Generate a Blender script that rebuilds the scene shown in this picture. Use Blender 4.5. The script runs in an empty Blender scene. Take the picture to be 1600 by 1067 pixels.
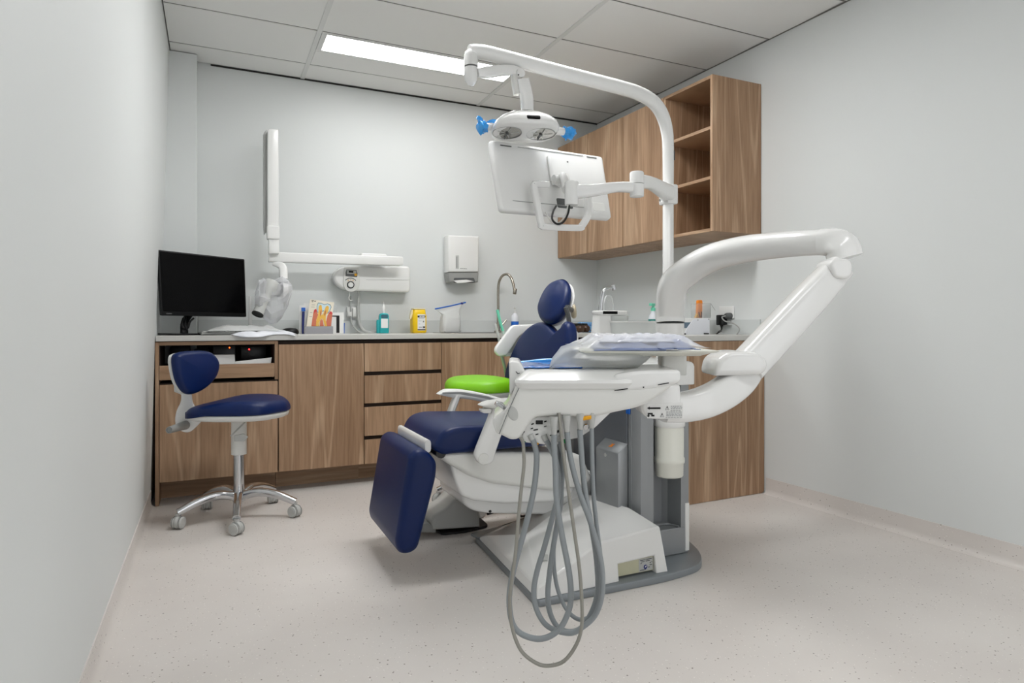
import bpy, bmesh, math, random
from math import sin, cos, pi, radians
from mathutils import Vector, Matrix
random.seed(7)
scene = bpy.context.scene
COL = scene.collection

# ------------------------------------------------------------------ camera
cam_data = bpy.data.cameras.new('camera')
cam_data.sensor_width = 36.0
cam_data.lens = 1005.4 * 36.0 / 1600.0
cam_data.shift_y = -(533.5 - 505.45) / 1600.0
cam_data.clip_start = 0.02
cam = bpy.data.objects.new('camera', cam_data)
cam.location = (0.0, 0.0, 0.97)
cam.rotation_euler = (pi / 2, 0.0, -0.4351)
COL.objects.link(cam)
scene.camera = cam

# ------------------------------------------------------------------ exposure and world
scene.view_settings.view_transform = 'Standard'
scene.view_settings.look = 'None'
scene.view_settings.gamma = 1.0
scene.view_settings.use_curve_mapping = False
scene.view_settings.exposure = 1.16
world = bpy.data.worlds.new('world')
world.use_nodes = True
world.node_tree.nodes['Background'].inputs[0].default_value = (0.97, 0.98, 1.0, 1)
world.node_tree.nodes['Background'].inputs[1].default_value = 0.7
scene.world = world
PANEL_STRENGTH = 5.0        # the panel in view
MID_FILL_STRENGTH = 17.0     # unseen panel added over the middle of the room for fill
REAR_FILL_STRENGTH = 6.0     # unseen panel added behind the camera for fill

# ------------------------------------------------------------------ materials
def srgb(r, g, b):
    f = lambda c: (c / 255 / 12.92) if c / 255 <= 0.04045 else ((c / 255 + 0.055) / 1.055) ** 2.4
    return (f(r), f(g), f(b), 1.0)

MATS = {}
def mat(name, rgb, rough=0.5, metal=0.0, coat=0.0, alpha=1.0, emit=None, strength=0.0, bump=0.0, bscale=200.0, vary=0.0, trans=0.0, spec=0.5):
    m = bpy.data.materials.new(name)
    m.use_nodes = True
    nt = m.node_tree
    b = nt.nodes['Principled BSDF']
    b.inputs['Base Color'].default_value = srgb(*rgb)
    b.inputs['Roughness'].default_value = rough
    b.inputs['Metallic'].default_value = metal
    b.inputs['Coat Weight'].default_value = coat
    b.inputs['Coat Roughness'].default_value = 0.08
    b.inputs['Alpha'].default_value = alpha
    b.inputs['Transmission Weight'].default_value = trans
    b.inputs['Specular IOR Level'].default_value = spec
    if emit:
        b.inputs['Emission Color'].default_value = srgb(*emit)
        b.inputs['Emission Strength'].default_value = strength
    tc = nt.nodes.new('ShaderNodeTexCoord')
    if vary > 0:
        n = nt.nodes.new('ShaderNodeTexNoise'); n.inputs['Scale'].default_value = 9.0; n.inputs['Detail'].default_value = 4
        nt.links.new(tc.outputs['Object'], n.inputs['Vector'])
        mx = nt.nodes.new('ShaderNodeMixRGB'); mx.blend_type = 'MULTIPLY'; mx.inputs[0].default_value = vary
        mx.inputs[1].default_value = srgb(*rgb)
        nt.links.new(n.outputs['Fac'], mx.inputs[2]); nt.links.new(mx.outputs[0], b.inputs['Base Color'])
    if bump > 0:
        n2 = nt.nodes.new('ShaderNodeTexNoise'); n2.inputs['Scale'].default_value = bscale; n2.inputs['Detail'].default_value = 3
        nt.links.new(tc.outputs['Object'], n2.inputs['Vector'])
        bp = nt.nodes.new('ShaderNodeBump'); bp.inputs['Strength'].default_value = bump; bp.inputs['Distance'].default_value = 0.002
        nt.links.new(n2.outputs['Fac'], bp.inputs['Height']); nt.links.new(bp.outputs['Normal'], b.inputs['Normal'])
    MATS[name] = m
    return m

def wood_mat(name, dark, mid, light, axis='Z'):
    m = bpy.data.materials.new(name); m.use_nodes = True
    nt = m.node_tree; N = nt.nodes; Lk = nt.links
    b = N['Principled BSDF']; b.inputs['Roughness'].default_value = 0.42; b.inputs['Specular IOR Level'].default_value = 0.35
    tc = N.new('ShaderNodeTexCoord')
    mp = N.new('ShaderNodeMapping')
    mp.inputs['Scale'].default_value = (1, 1, 0.055) if axis == 'Z' else (0.055, 0.055, 1)
    Lk.new(tc.outputs['Object'], mp.inputs['Vector'])
    oi = N.new('ShaderNodeObjectInfo')
    mu = N.new('ShaderNodeVectorMath'); mu.operation = 'MULTIPLY_ADD'
    cx = N.new('ShaderNodeCombineXYZ')
    for i in range(3): Lk.new(oi.outputs['Random'], cx.inputs[i])
    mu.inputs[1].default_value = (7.0, 5.0, 3.0)
    Lk.new(cx.outputs[0], mu.inputs[0]); Lk.new(mp.outputs[0], mu.inputs[2])
    n1 = N.new('ShaderNodeTexNoise'); n1.inputs['Scale'].default_value = 7.0; n1.inputs['Detail'].default_value = 4; n1.inputs['Distortion'].default_value = 0.5
    n2 = N.new('ShaderNodeTexNoise'); n2.inputs['Scale'].default_value = 85.0; n2.inputs['Detail'].default_value = 3
    n3 = N.new('ShaderNodeTexNoise'); n3.inputs['Scale'].default_value = 3.0; n3.inputs['Detail'].default_value = 2; n3.inputs['Distortion'].default_value = 0.9
    for n in (n1, n2, n3): Lk.new(mu.outputs[0], n.inputs['Vector'])
    r1 = N.new('ShaderNodeValToRGB'); r1.color_ramp.elements[0].position = 0.33; r1.color_ramp.elements[1].position = 0.68
    r1.color_ramp.elements[0].color = srgb(*dark); r1.color_ramp.elements[1].color = srgb(*mid)
    Lk.new(n1.outputs['Fac'], r1.inputs['Fac'])
    # contour lines of a smooth field give the cathedral figure
    s = N.new('ShaderNodeMath'); s.operation = 'MULTIPLY'; s.inputs[1].default_value = 60.0
    Lk.new(n3.outputs['Fac'], s.inputs[0])
    sn = N.new('ShaderNodeMath'); sn.operation = 'SINE'; Lk.new(s.outputs[0], sn.inputs[0])
    r2 = N.new('ShaderNodeValToRGB'); r2.color_ramp.elements[0].position = 0.72; r2.color_ramp.elements[1].position = 1.0
    r2.color_ramp.elements[0].color = (0, 0, 0, 1); r2.color_ramp.elements[1].color = (0.5, 0.5, 0.5, 1)
    Lk.new(sn.outputs[0], r2.inputs['Fac'])
    mx = N.new('ShaderNodeMixRGB'); Lk.new(r2.outputs[0], mx.inputs[0]); Lk.new(r1.outputs[0], mx.inputs[1]); mx.inputs[2].default_value = srgb(*light)
    r3 = N.new('ShaderNodeValToRGB'); r3.color_ramp.elements[0].position = 0.35; r3.color_ramp.elements[1].position = 0.6
    r3.color_ramp.elements[0].color = (0.80, 0.78, 0.76, 1); r3.color_ramp.elements[1].color = (1, 1, 1, 1)
    Lk.new(n2.outputs['Fac'], r3.inputs['Fac'])
    mm = N.new('ShaderNodeMixRGB'); mm.blend_type = 'MULTIPLY'; mm.inputs[0].default_value = 1.0
    Lk.new(mx.outputs[0], mm.inputs[1]); Lk.new(r3.outputs[0], mm.inputs[2]); Lk.new(mm.outputs[0], b.inputs['Base Color'])
    MATS[name] = m
    return m

def vinyl_mat():
    m = bpy.data.materials.new('vinyl'); m.use_nodes = True
    nt = m.node_tree; N = nt.nodes; Lk = nt.links
    b = N['Principled BSDF']; b.inputs['Roughness'].default_value = 0.38; b.inputs['Specular IOR Level'].default_value = 0.4
    tc = N.new('ShaderNodeTexCoord')
    base = N.new('ShaderNodeTexNoise'); base.inputs['Scale'].default_value = 2.2; base.inputs['Detail'].default_value = 6
    Lk.new(tc.outputs['Object'], base.inputs['Vector'])
    rb = N.new('ShaderNodeValToRGB'); rb.color_ramp.elements[0].position = 0.3; rb.color_ramp.elements[1].position = 0.75
    rb.color_ramp.elements[0].color = srgb(212, 206, 201); rb.color_ramp.elements[1].color = srgb(222, 217, 212)
    Lk.new(base.outputs['Fac'], rb.inputs['Fac'])
    cur = rb.outputs[0]
    for sc, rad, gate, col in ((48, 0.12, 0.60, (128, 118, 112)), (70, 0.13, 0.62, (160, 149, 142)), (85, 0.16, 0.6, (236, 231, 226))):
        v = N.new('ShaderNodeTexVoronoi'); v.inputs['Scale'].default_value = sc
        Lk.new(tc.outputs['Object'], v.inputs['Vector'])
        lt = N.new('ShaderNodeMath'); lt.operation = 'LESS_THAN'; lt.inputs[1].default_value = rad
        Lk.new(v.outputs['Distance'], lt.inputs[0])
        sp = N.new('ShaderNodeSeparateColor'); Lk.new(v.outputs['Color'], sp.inputs[0])
        g = N.new('ShaderNodeMath'); g.operation = 'GREATER_THAN'; g.inputs[1].default_value = gate
        Lk.new(sp.outputs[0], g.inputs[0])
        an = N.new('ShaderNodeMath'); an.operation = 'MULTIPLY'; Lk.new(lt.outputs[0], an.inputs[0]); Lk.new(g.outputs[0], an.inputs[1])
        mx = N.new('ShaderNodeMixRGB'); Lk.new(an.outputs[0], mx.inputs[0]); Lk.new(cur, mx.inputs[1]); mx.inputs[2].default_value = srgb(*col)
        cur = mx.outputs[0]
    Lk.new(cur, b.inputs['Base Color'])
    MATS['vinyl'] = m

def film_mat(name, rgb, fac, rough=0.12):
    """thin plastic film: part see-through, part glossy plastic"""
    m = bpy.data.materials.new(name); m.use_nodes = True
    nt = m.node_tree; N = nt.nodes; Lk = nt.links
    b = N['Principled BSDF']; b.inputs['Base Color'].default_value = srgb(*rgb); b.inputs['Roughness'].default_value = rough
    out = N['Material Output']
    tr = N.new('ShaderNodeBsdfTransparent')
    mx = N.new('ShaderNodeMixShader')
    fr = N.new('ShaderNodeFresnel'); fr.inputs['IOR'].default_value = 1.35
    ad = N.new('ShaderNodeMath'); ad.operation = 'ADD'; ad.inputs[1].default_value = fac; ad.use_clamp = True
    tl = N.new('ShaderNodeBsdfTranslucent'); tl.inputs['Color'].default_value = srgb(*rgb)
    m2 = N.new('ShaderNodeMixShader'); m2.inputs[0].default_value = 0.45
    Lk.new(b.outputs[0], m2.inputs[1]); Lk.new(tl.outputs[0], m2.inputs[2])
    Lk.new(fr.outputs[0], ad.inputs[0]); Lk.new(ad.outputs[0], mx.inputs[0])
    Lk.new(tr.outputs[0], mx.inputs[1]); Lk.new(m2.outputs[0], mx.inputs[2]); Lk.new(mx.outputs[0], out.inputs['Surface'])
    MATS[name] = m

mat('paint', (220, 223, 222), 0.55, bump=0.03, bscale=120, spec=0.25)
mat('ceiling_tile', (236, 236, 234), 0.9, bump=0.12, bscale=160, spec=0.1)
mat('runner_paint', (220, 221, 219), 0.5)
mat('shade_line_grey', (118, 117, 112), 0.7)  # grey standing in for shadow lines on the ceiling grid and edge
mat('shadow_gap', (40, 38, 36), 0.8)  # near-black colour standing in for shade in the ceiling gaps
vinyl_mat()
wood_mat('wood', (157, 125, 97), (186, 153, 123), (208, 178, 148))
wood_mat('wood_level', (157, 125, 97), (186, 153, 123), (208, 178, 148), axis='X')
mat('dark_carcass', (44, 30, 20), 0.7)  # dark brown so the gaps between cabinet fronts read as shade
mat('worktop_stone', (206, 205, 200), 0.3, vary=0.12)
mat('splash_laminate', (204, 208, 207), 0.2)
mat('white_plastic', (234, 234, 232), 0.22, coat=0.3)
mat('soft_white', (226, 226, 222), 0.38)
mat('warm_white', (232, 232, 222), 0.35)
mat('grey_plastic', (150, 151, 148), 0.42)
mat('light_grey', (186, 187, 184), 0.4)
mat('dark_grey', (86, 88, 88), 0.4)
mat('tower_silver', (152, 155, 157), 0.36, metal=0.35)
mat('tower_panel', (112, 116, 122), 0.4, metal=0.3)
mat('base_steel', (138, 144, 148), 0.35, metal=0.3)
mat('navy_leather', (2, 29, 80), 0.38, bump=0.08, bscale=420, spec=0.3)
mat('lime_leather', (126, 196, 12), 0.4, bump=0.06, bscale=420)
mat('chrome', (205, 206, 208), 0.12, metal=1.0)
mat('nickel', (170, 163, 152), 0.26, metal=1.0)
mat('reflector', (170, 168, 162), 0.22, metal=0.9)
mat('black', (10, 10, 11), 0.38)
mat('screen_black', (2, 2, 3), 0.25, spec=0.12)
mat('bezel_black', (10, 10, 12), 0.4, spec=0.25)
mat('hose_grey', (146, 152, 155), 0.45)
mat('hose_tan', (150, 148, 140), 0.45)
mat('teal_liquid', (14, 176, 182), 0.12, coat=0.3)
mat('teal_dark', (0, 84, 100), 0.12, coat=0.3)
mat('teal_label', (34, 128, 120), 0.35)
mat('mint', (120, 222, 188), 0.3)
mat('yellow', (246, 204, 0), 0.35)
mat('pale_yellow', (238, 226, 190), 0.4)
mat('amber', (236, 168, 20), 0.35)
mat('orange', (240, 138, 28), 0.35)
mat('label_white', (232, 232, 230), 0.5)
mat('paper', (236, 236, 234), 0.7)
mat('cream_paper', (240, 232, 214), 0.6)
mat('ink', (12, 12, 12), 0.6)
mat('grey_ink', (120, 122, 122), 0.6)
mat('navy_plastic', (22, 34, 110), 0.35)
mat('blue_plastic', (20, 96, 190), 0.3)
mat('sky_film', (52, 158, 236), 0.18, coat=0.4)
mat('deep_film', (14, 100, 186), 0.18, coat=0.4)
mat('slate_ink', (98, 118, 134), 0.5)
mat('acrylic_grey', (156, 156, 160), 0.25)
mat('gum_red', (214, 70, 70), 0.6)
mat('gum_pink', (212, 120, 92), 0.6)
mat('dentine', (240, 190, 84), 0.6)
mat('pulp', (196, 118, 86), 0.6)
mat('enamel_blue', (206, 226, 234), 0.6)
mat('outline_teal', (70, 110, 120), 0.6)
mat('green_clip', (20, 120, 60), 0.4)
mat('beige', (188, 176, 150), 0.5)
mat('brown_lens', (70, 44, 28), 0.2)
mat('pale_blue_sheet', (120, 172, 222), 0.5)
mat('indigo_sheet', (140, 152, 188), 0.5)
mat('wrap_white', (228, 230, 236), 0.35)
mat('diffuser', (255, 255, 255), 0.5, emit=(253, 253, 253), strength=PANEL_STRENGTH)
mat('mid_fill_diffuser', (255, 255, 255), 0.5, emit=(253, 253, 253), strength=MID_FILL_STRENGTH)
mat('rear_fill_diffuser', (255, 255, 255), 0.5, emit=(253, 253, 253), strength=REAR_FILL_STRENGTH)
mat('led_orange', (255, 90, 20), 0.5, emit=(255, 80, 20), strength=3.0)
mat('led_red', (255, 30, 40), 0.5, emit=(255, 40, 40), strength=3.0)
film_mat('clear_film', (236, 239, 243), 0.30)
film_mat('milky_film', (240, 242, 241), 0.42, rough=0.2)
film_mat('sleeve_film', (246, 247, 250), 0.34, rough=0.1)
film_mat('acrylic_clear', (232, 236, 236), 0.12, rough=0.05)
film_mat('bowl_glass', (240, 242, 241), 0.78, rough=0.08)
film_mat('cloud_bag', (238, 239, 238), 0.55, rough=0.25)

# ------------------------------------------------------------------ mesh helpers
X_, Y_, Z_ = Vector((1, 0, 0)), Vector((0, 1, 0)), Vector((0, 0, 1))
CR = Vector((0.9068, -0.4215, 0.0))      # long axis of the delivery table (seen square-on)
CF = Vector((0.4215, 0.9068, 0.0))       # its depth axis
def V(p): return Vector(p)

def obj(name, bm, material, parent=None, angle=40, label=None):
    me = bpy.data.meshes.new(name)
    bmesh.ops.remove_doubles(bm, verts=bm.verts, dist=1e-6)
    bmesh.ops.recalc_face_normals(bm, faces=bm.faces)
    bm.to_mesh(me); bm.free()
    for p in me.polygons: p.use_smooth = True
    me.set_sharp_from_angle(angle=radians(angle))
    me.materials.append(MATS[material] if isinstance(material, str) else material)
    o = bpy.data.objects.new(name, me); COL.objects.link(o)
    if parent is not None:
        o.parent = parent
        if parent.type == 'EMPTY':
            o.matrix_parent_inverse = Matrix.Translation(-parent.location)
    if label: o['label'] = label
    return o

GROUPS = {'base_cabinet': 'oak base cabinets', 'wall_cabinet': 'oak wall cabinets', 'leaflet': 'leaflets at the grey holder', 'ceiling_light': 'ceiling light panels',
          'wall_socket': 'wall sockets', 'network_box': 'boxes in the cubby', 'equipment_box': 'boxes in the cubby', 'plastic_sheet': 'sheets over the keyboard', 'handle_wrap': 'film wraps on the lamp handles'}
def thing(name, label, cat, loc, group=None):
    group = group or GROUPS.get(name)
    o = bpy.data.objects.new(name, None); o.empty_display_size = 0.1
    o.location = loc; COL.objects.link(o)
    o['label'] = label; o['category'] = cat
    if group: o['group'] = group
    return o

def tag(o, label, cat, group=None):
    group = group or GROUPS.get(o.name.split('.')[0])
    o['label'] = label; o['category'] = cat
    if group: o['group'] = group
    return o

def struct(name, bm, m, parent=None, angle=30):
    o = obj(name, bm, m, parent, angle)
    if parent is None: o['kind'] = 'structure'
    return o

def NB(): return bmesh.new()

def hexa(bm, c, bev=0.0, seg=2):
    """c: 8 corners, bottom four then top four, same order"""
    vs = [bm.verts.new(p) for p in c]
    fs = [bm.faces.new([vs[i] for i in q]) for q in ((3, 2, 1, 0), (4, 5, 6, 7), (0, 1, 5, 4), (1, 2, 6, 5), (2, 3, 7, 6), (3, 0, 4, 7))]
    if bev > 0:
        es = list({e for f in fs for e in f.edges})
        bmesh.ops.bevel(bm, geom=es, offset=bev, segments=seg, profile=0.5, affect='EDGES')
    return bm

def box(bm, x0, x1, y0, y1, z0, z1, bev=0.0, seg=2):
    return hexa(bm, [(x0, y0, z0), (x1, y0, z0), (x1, y1, z0), (x0, y1, z0), (x0, y0, z1), (x1, y0, z1), (x1, y1, z1), (x0, y1, z1)], bev, seg)

def obox(bm, c, u, v, w, a, b, d, bev=0.0, seg=2):
    """box centred at c with unit axes u v w and half sizes a b d"""
    c, u, v, w = V(c), V(u).normalized(), V(v).normalized(), V(w).normalized()
    P = lambda i, j, k: c + u * a * i + v * b * j + w * d * k
    return hexa(bm, [P(-1, -1, -1), P(1, -1, -1), P(1, 1, -1), P(-1, 1, -1), P(-1, -1, 1), P(1, -1, 1), P(1, 1, 1), P(-1, 1, 1)], bev, seg)

def rings(bm, rs, closed=True, cap0=True, cap1=True):
    vr = [[bm.verts.new(p) for p in r] for r in rs]
    n = len(vr[0])
    for a, b in zip(vr, vr[1:]):
        for i in range(n if closed else n - 1):
            j = (i + 1) % n
            bm.faces.new((a[i], a[j], b[j], b[i]))
    if cap0: bm.faces.new(list(reversed(vr[0])))
    if cap1: bm.faces.new(vr[-1])
    return bm

def catmull(pts, k=6):
    pts = [V(p) for p in pts]
    if len(pts) < 3 or k < 2: return pts
    out = []
    P = [pts[0] * 2 - pts[1]] + pts + [pts[-1] * 2 - pts[-2]]
    for i in range(1, len(P) - 2):
        p0, p1, p2, p3 = P[i - 1:i + 3]
        for s in range(k):
            t = s / k
            out.append(0.5 * ((2 * p1) + (p2 - p0) * t + (2 * p0 - 5 * p1 + 4 * p2 - p3) * t * t + (3 * p1 - p0 - 3 * p2 + p3) * t ** 3))
    out.append(pts[-1])
    return out

def interp(vals, t):
    if not isinstance(vals, (list, tuple)): return vals
    x = t * (len(vals) - 1); i = min(int(x), len(vals) - 2)
    return vals[i] + (vals[i + 1] - vals[i]) * (x - i)

def tube(bm, pts, r, n=10, k=6, up=None, ry=None, power=2.0, cap=True):
    """sweep a (super)elliptic section; r along the side axis, ry along the up axis"""
    P = catmull(pts, k); m = len(P)
    rs = []; side = None
    for i, p in enumerate(P):
        T = (P[min(i + 1, m - 1)] - P[max(i - 1, 0)]).normalized()
        if up is not None:
            s = T.cross(V(up))
            s = s.normalized() if s.length > 1e-4 else side
        elif side is None:
            ref = Z_ if abs(T.z) < 0.9 else X_
            s = T.cross(ref).normalized()
        else:
            s = (side - T * side.dot(T)).normalized()
        side = s
        q = s.cross(T).normalized()
        t = i / (m - 1)
        a = interp(r, t); b = interp(ry, t) if ry is not None else a
        ring = []
        for j in range(n):
            th = 2 * pi * (j + 0.5) / n
            cx, sy = cos(th), sin(th)
            e = 2.0 / power
            ring.append(p + s * a * math.copysign(abs(cx) ** e, cx) + q * b * math.copysign(abs(sy) ** e, sy))
        rs.append(ring)
    return rings(bm, rs, True, cap, cap)

def lathe(bm, prof, o, axis=(0, 0, 1), n=24, cap=True):
    o, ax = V(o), V(axis).normalized()
    ref = X_ if abs(ax.x) < 0.9 else Y_
    s = ax.cross(ref).normalized(); q = ax.cross(s).normalized()
    rs = [[o + ax * z + (s * cos(2 * pi * j / n) + q * sin(2 * pi * j / n)) * max(r, 1e-4) for j in range(n)] for r, z in prof]
    return rings(bm, rs, True, cap, cap)

def area(p): return 0.5 * sum(p[i][0] * p[(i + 1) % len(p)][1] - p[(i + 1) % len(p)][0] * p[i][1] for i in range(len(p)))

def rpoly(pts, r, n=5):
    """round the corners of a polygon; r one radius or a list"""
    if area(pts) < 0: pts = pts[::-1]; r = r[::-1] if isinstance(r, list) else r
    out = []; m = len(pts)
    for i in range(m):
        p = V((*pts[i], 0)); a = V((*pts[i - 1], 0)); b = V((*pts[(i + 1) % m], 0))
        rr = r[i] if isinstance(r, list) else r
        d = min(rr, (a - p).length * 0.48, (b - p).length * 0.48)
        p0 = p + (a - p).normalized() * d; p1 = p + (b - p).normalized() * d
        for s in range(n + 1):
            t = s / n
            q = p0 * (1 - t) ** 2 + p * 2 * t * (1 - t) + p1 * t * t
            out.append((q.x, q.y))
    return out

def spoly(pts, k=4):
    """closed smooth curve through points"""
    m = len(pts); P = [V((*p, 0)) for p in pts]; out = []
    for i in range(m):
        p0, p1, p2, p3 = P[i - 1], P[i], P[(i + 1) % m], P[(i + 2) % m]
        for s in range(k):
            t = s / k
            q = 0.5 * ((2 * p1) + (p2 - p0) * t + (2 * p0 - 5 * p1 + 4 * p2 - p3) * t * t + (3 * p1 - p0 - 3 * p2 + p3) * t ** 3)
            out.append((q.x, q.y))
    return out if area(out) > 0 else out[::-1]

def rrect(w, h, r, n=5, cx=0, cy=0):
    return rpoly([(cx - w / 2, cy - h / 2), (cx + w / 2, cy - h / 2), (cx + w / 2, cy + h / 2), (cx - w / 2, cy + h / 2)], r, n)

def ellipse(a, b, n=28, cx=0, cy=0):
    return [(cx + a * cos(2 * pi * i / n), cy + b * sin(2 * pi * i / n)) for i in range(n)]

def inset(p, d):
    m = len(p); out = []
    for i in range(m):
        a = V((*p[i - 1], 0)); b = V((*p[i], 0)); c = V((*p[(i + 1) % m], 0))
        e1 = (b - a); e2 = (c - b)
        if e1.length < 1e-7: e1 = e2
        if e2.length < 1e-7: e2 = e1
        n1 = V((-e1.y, e1.x, 0)).normalized(); n2 = V((-e2.y, e2.x, 0)).normalized()
        nn = (n1 + n2)
        nn = nn.normalized() if nn.length > 1e-4 else n1
        k = 1.0 / max(nn.dot(n1), 0.6)
        q = b + nn * d * k
        out.append((q.x, q.y))
    if d < 0.0008: return out
    # where the moved outline crosses itself, draw the little loop together into the crossing point
    W = min(m // 2, 30)
    for _ in range(4):
        hit = False
        for i in range(m):
            a, b = out[i], out[(i + 1) % m]
            ax, ay = b[0] - a[0], b[1] - a[1]
            if abs(ax) + abs(ay) < 1e-9: continue
            for k in range(W, 1, -1):
                c, e = out[(i + k) % m], out[(i + k + 1) % m]
                bx, by = e[0] - c[0], e[1] - c[1]
                den = ax * by - ay * bx
                if abs(den) < 1e-14: continue
                t = ((c[0] - a[0]) * by - (c[1] - a[1]) * bx) / den
                u = ((c[0] - a[0]) * ay - (c[1] - a[1]) * ax) / den
                if 1e-6 < t < 1 - 1e-6 and 1e-6 < u < 1 - 1e-6:
                    q = (a[0] + ax * t, a[1] + ay * t)
                    for z in range(1, k + 1): out[(i + z) % m] = q
                    hit = True
                    break
        if not hit: break
    return out

def puff(bm, pts, fr, t, r=0.004, seg=3, dome=0.0, domeb=0.0, rb=None):
    """outline pts in the (u, v) plane of frame fr=(o, u, v), front face towards u x v, body of thickness t behind it,
    edges rounded by r in front and rb behind; dome swells the front"""
    o, u, v = V(fr[0]), V(fr[1]), V(fr[2]); w = u.cross(v).normalized()
    if area(pts) < 0: pts = pts[::-1]
    rb = r if rb is None else rb
    M = lambda p, h: o + u * p[0] + v * p[1] + w * h
    rs = []
    cx = sum(p[0] for p in pts) / len(pts); cy = sum(p[1] for p in pts) / len(pts)
    sc = lambda P, s: [(cx + (p[0] - cx) * s, cy + (p[1] - cy) * s) for p in P]
    back = inset(pts, rb)
    if domeb:
        for s in (0.25, 0.5, 0.78):
            rs.append([M(p, -t - domeb * (1 - s * s)) for p in sc(back, s)])
    for i in range(seg + 1):
        an = pi / 2 * i / seg
        rs.append([M(p, -t + rb * (1 - cos(an))) for p in inset(pts, rb * (1 - sin(an)))])
    for i in range(seg + 1):
        an = pi / 2 * (1 - i / seg)
        rs.append([M(p, -r * (1 - cos(an))) for p in inset(pts, r * (1 - sin(an)))])
    front = inset(pts, r)
    if dome:
        for s in (0.82, 0.6, 0.4, 0.2):
            rs.append([M(p, dome * (1 - s * s)) for p in sc(front, s)])
    return rings(bm, rs)

def flat(bm, pts, fr, h=0.0, t=0.0006):
    """a thin printed shape lying h in front of a face"""
    o, u, v = V(fr[0]), V(fr[1]), V(fr[2]); w = u.cross(v).normalized()
    return puff(bm, pts, (o + w * (h + t), u, v), t, 0.0, 1)

def frX(X): return (Vector((X, 0, 0)), -Y_, Z_)      # face looking towards -X
def frY(Y): return (Vector((0, Y, 0)), X_, Z_)       # face looking towards -Y
def frD(d): return (CF * d, CR, Z_)                  # face square to the table's depth axis

# ================================================================== ROOM
CEIL = 2.583
YB = 4.435            # back wall
YF = -1.2             # wall behind the camera
def xw(y): return 2.9453 - 0.0284 * y      # right wall surface
def xl(z): return -0.302 + 0.069 * z / CEIL  # left wall surface (leans a little)

struct('floor', box(NB(), -0.45, 3.2, YF - 0.1, YB + 0.1, -0.08, 0.0), 'vinyl')
struct('wall_back', box(NB(), -0.45, 3.2, YB, YB + 0.1, 0.0, CEIL + 0.03), 'paint')
b = NB()      # wall behind the camera; its wide opening is added to admit world fill
box(b, -0.45, 0.45, YF - 0.1, YF, 0.0, CEIL + 0.03); box(b, 2.6, 3.2, YF - 0.1, YF, 0.0, CEIL + 0.03); box(b, 0.45, 2.6, YF - 0.1, YF, 2.3, CEIL + 0.03)
struct('wall_front', b, 'paint')
struct('wall_left', hexa(NB(), [(-0.45, YF, 0), (xl(0), YF, 0), (xl(0), YB, 0), (-0.45, YB, 0),
                                (-0.45, YF, CEIL + 0.03), (xl(CEIL + 0.03), YF, CEIL + 0.03), (xl(CEIL + 0.03), YB, CEIL + 0.03), (-0.45, YB, CEIL + 0.03)]), 'paint')
struct('wall_right', hexa(NB(), [(xw(YF), YF, 0), (3.2, YF, 0), (3.2, YB, 0), (xw(YB), YB, 0),
                                 (xw(YF), YF, CEIL + 0.03), (3.2, YF, CEIL + 0.03), (3.2, YB, CEIL + 0.03), (xw(YB), YB, CEIL + 0.03)]), 'paint')
struct('trim_1', box(NB(), -0.305, -0.087, 4.29, YB, 0.0, CEIL - 0.001, 0.003, 1), 'paint')     # boxed-in column in the back left corner
# coved vinyl skirting
def coving(name, side):
    bm = NB(); prof = [(0.0, 0.09), (0.004, 0.09), (0.005, 0.03), (0.009, 0.014), (0.018, 0.005), (0.032, 0.001), (0.032, 0.0), (0.0, 0.0)]
    rs = []
    for y in ((YF, 2.72) if side == 'r' else (YF, 3.88)):
        rs.append([((xw(y) - d) if side == 'r' else (xl(z) + d), y, z) for d, z in prof])
    rings(bm, rs)
    return struct(name, bm, 'vinyl', angle=60)
coving('baseboard_right', 'r'); coving('baseboard_left', 'l')

# ceiling: an exposed grid with lay-in tiles
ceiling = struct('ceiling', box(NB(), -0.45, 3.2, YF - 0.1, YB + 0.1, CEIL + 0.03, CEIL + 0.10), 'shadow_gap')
XE = [-0.236, 0.535, 1.78, 2.98]
YE = [4.435, 4.172, 3.672, 3.20, 2.705, 2.225, 1.735, 1.245, 0.755, 0.265, -0.225, -0.715, -1.2]
tile_mesh = {}
for i in range(3):
    for j in range(len(YE) - 1):
        if i == 1 and j in (1, 4, 9): continue            # the light bays
        x0, x1, y1, y0 = XE[i], XE[i + 1], YE[j], YE[j + 1]
        x1 = min(x1, xw(y0) - 0.002) if i == 2 else x1
        obj('ceiling_tile', box(NB(), x0 + 0.008, x1 - 0.008, y0 + 0.006, y1 - (0.014 if j == 0 else 0.006), CEIL + 0.003, CEIL + 0.022, 0.002, 1), 'ceiling_tile', ceiling)
for x in XE[1:3]:
    obj('ceiling_runner', box(NB(), x - 0.013, x + 0.013, YF, YB - 0.006, CEIL - 0.001, CEIL + 0.028), 'runner_paint', ceiling)
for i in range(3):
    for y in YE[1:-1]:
        obj('cross_tee', box(NB(), XE[i] + 0.012, min(XE[i + 1] - 0.012, xw(y) - 0.002), y - 0.003, y + 0.003, CEIL + 0.0045, CEIL + 0.028), 'shade_line_grey', ceiling)  # tees coloured dark to draw the shadow line between tiles

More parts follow.
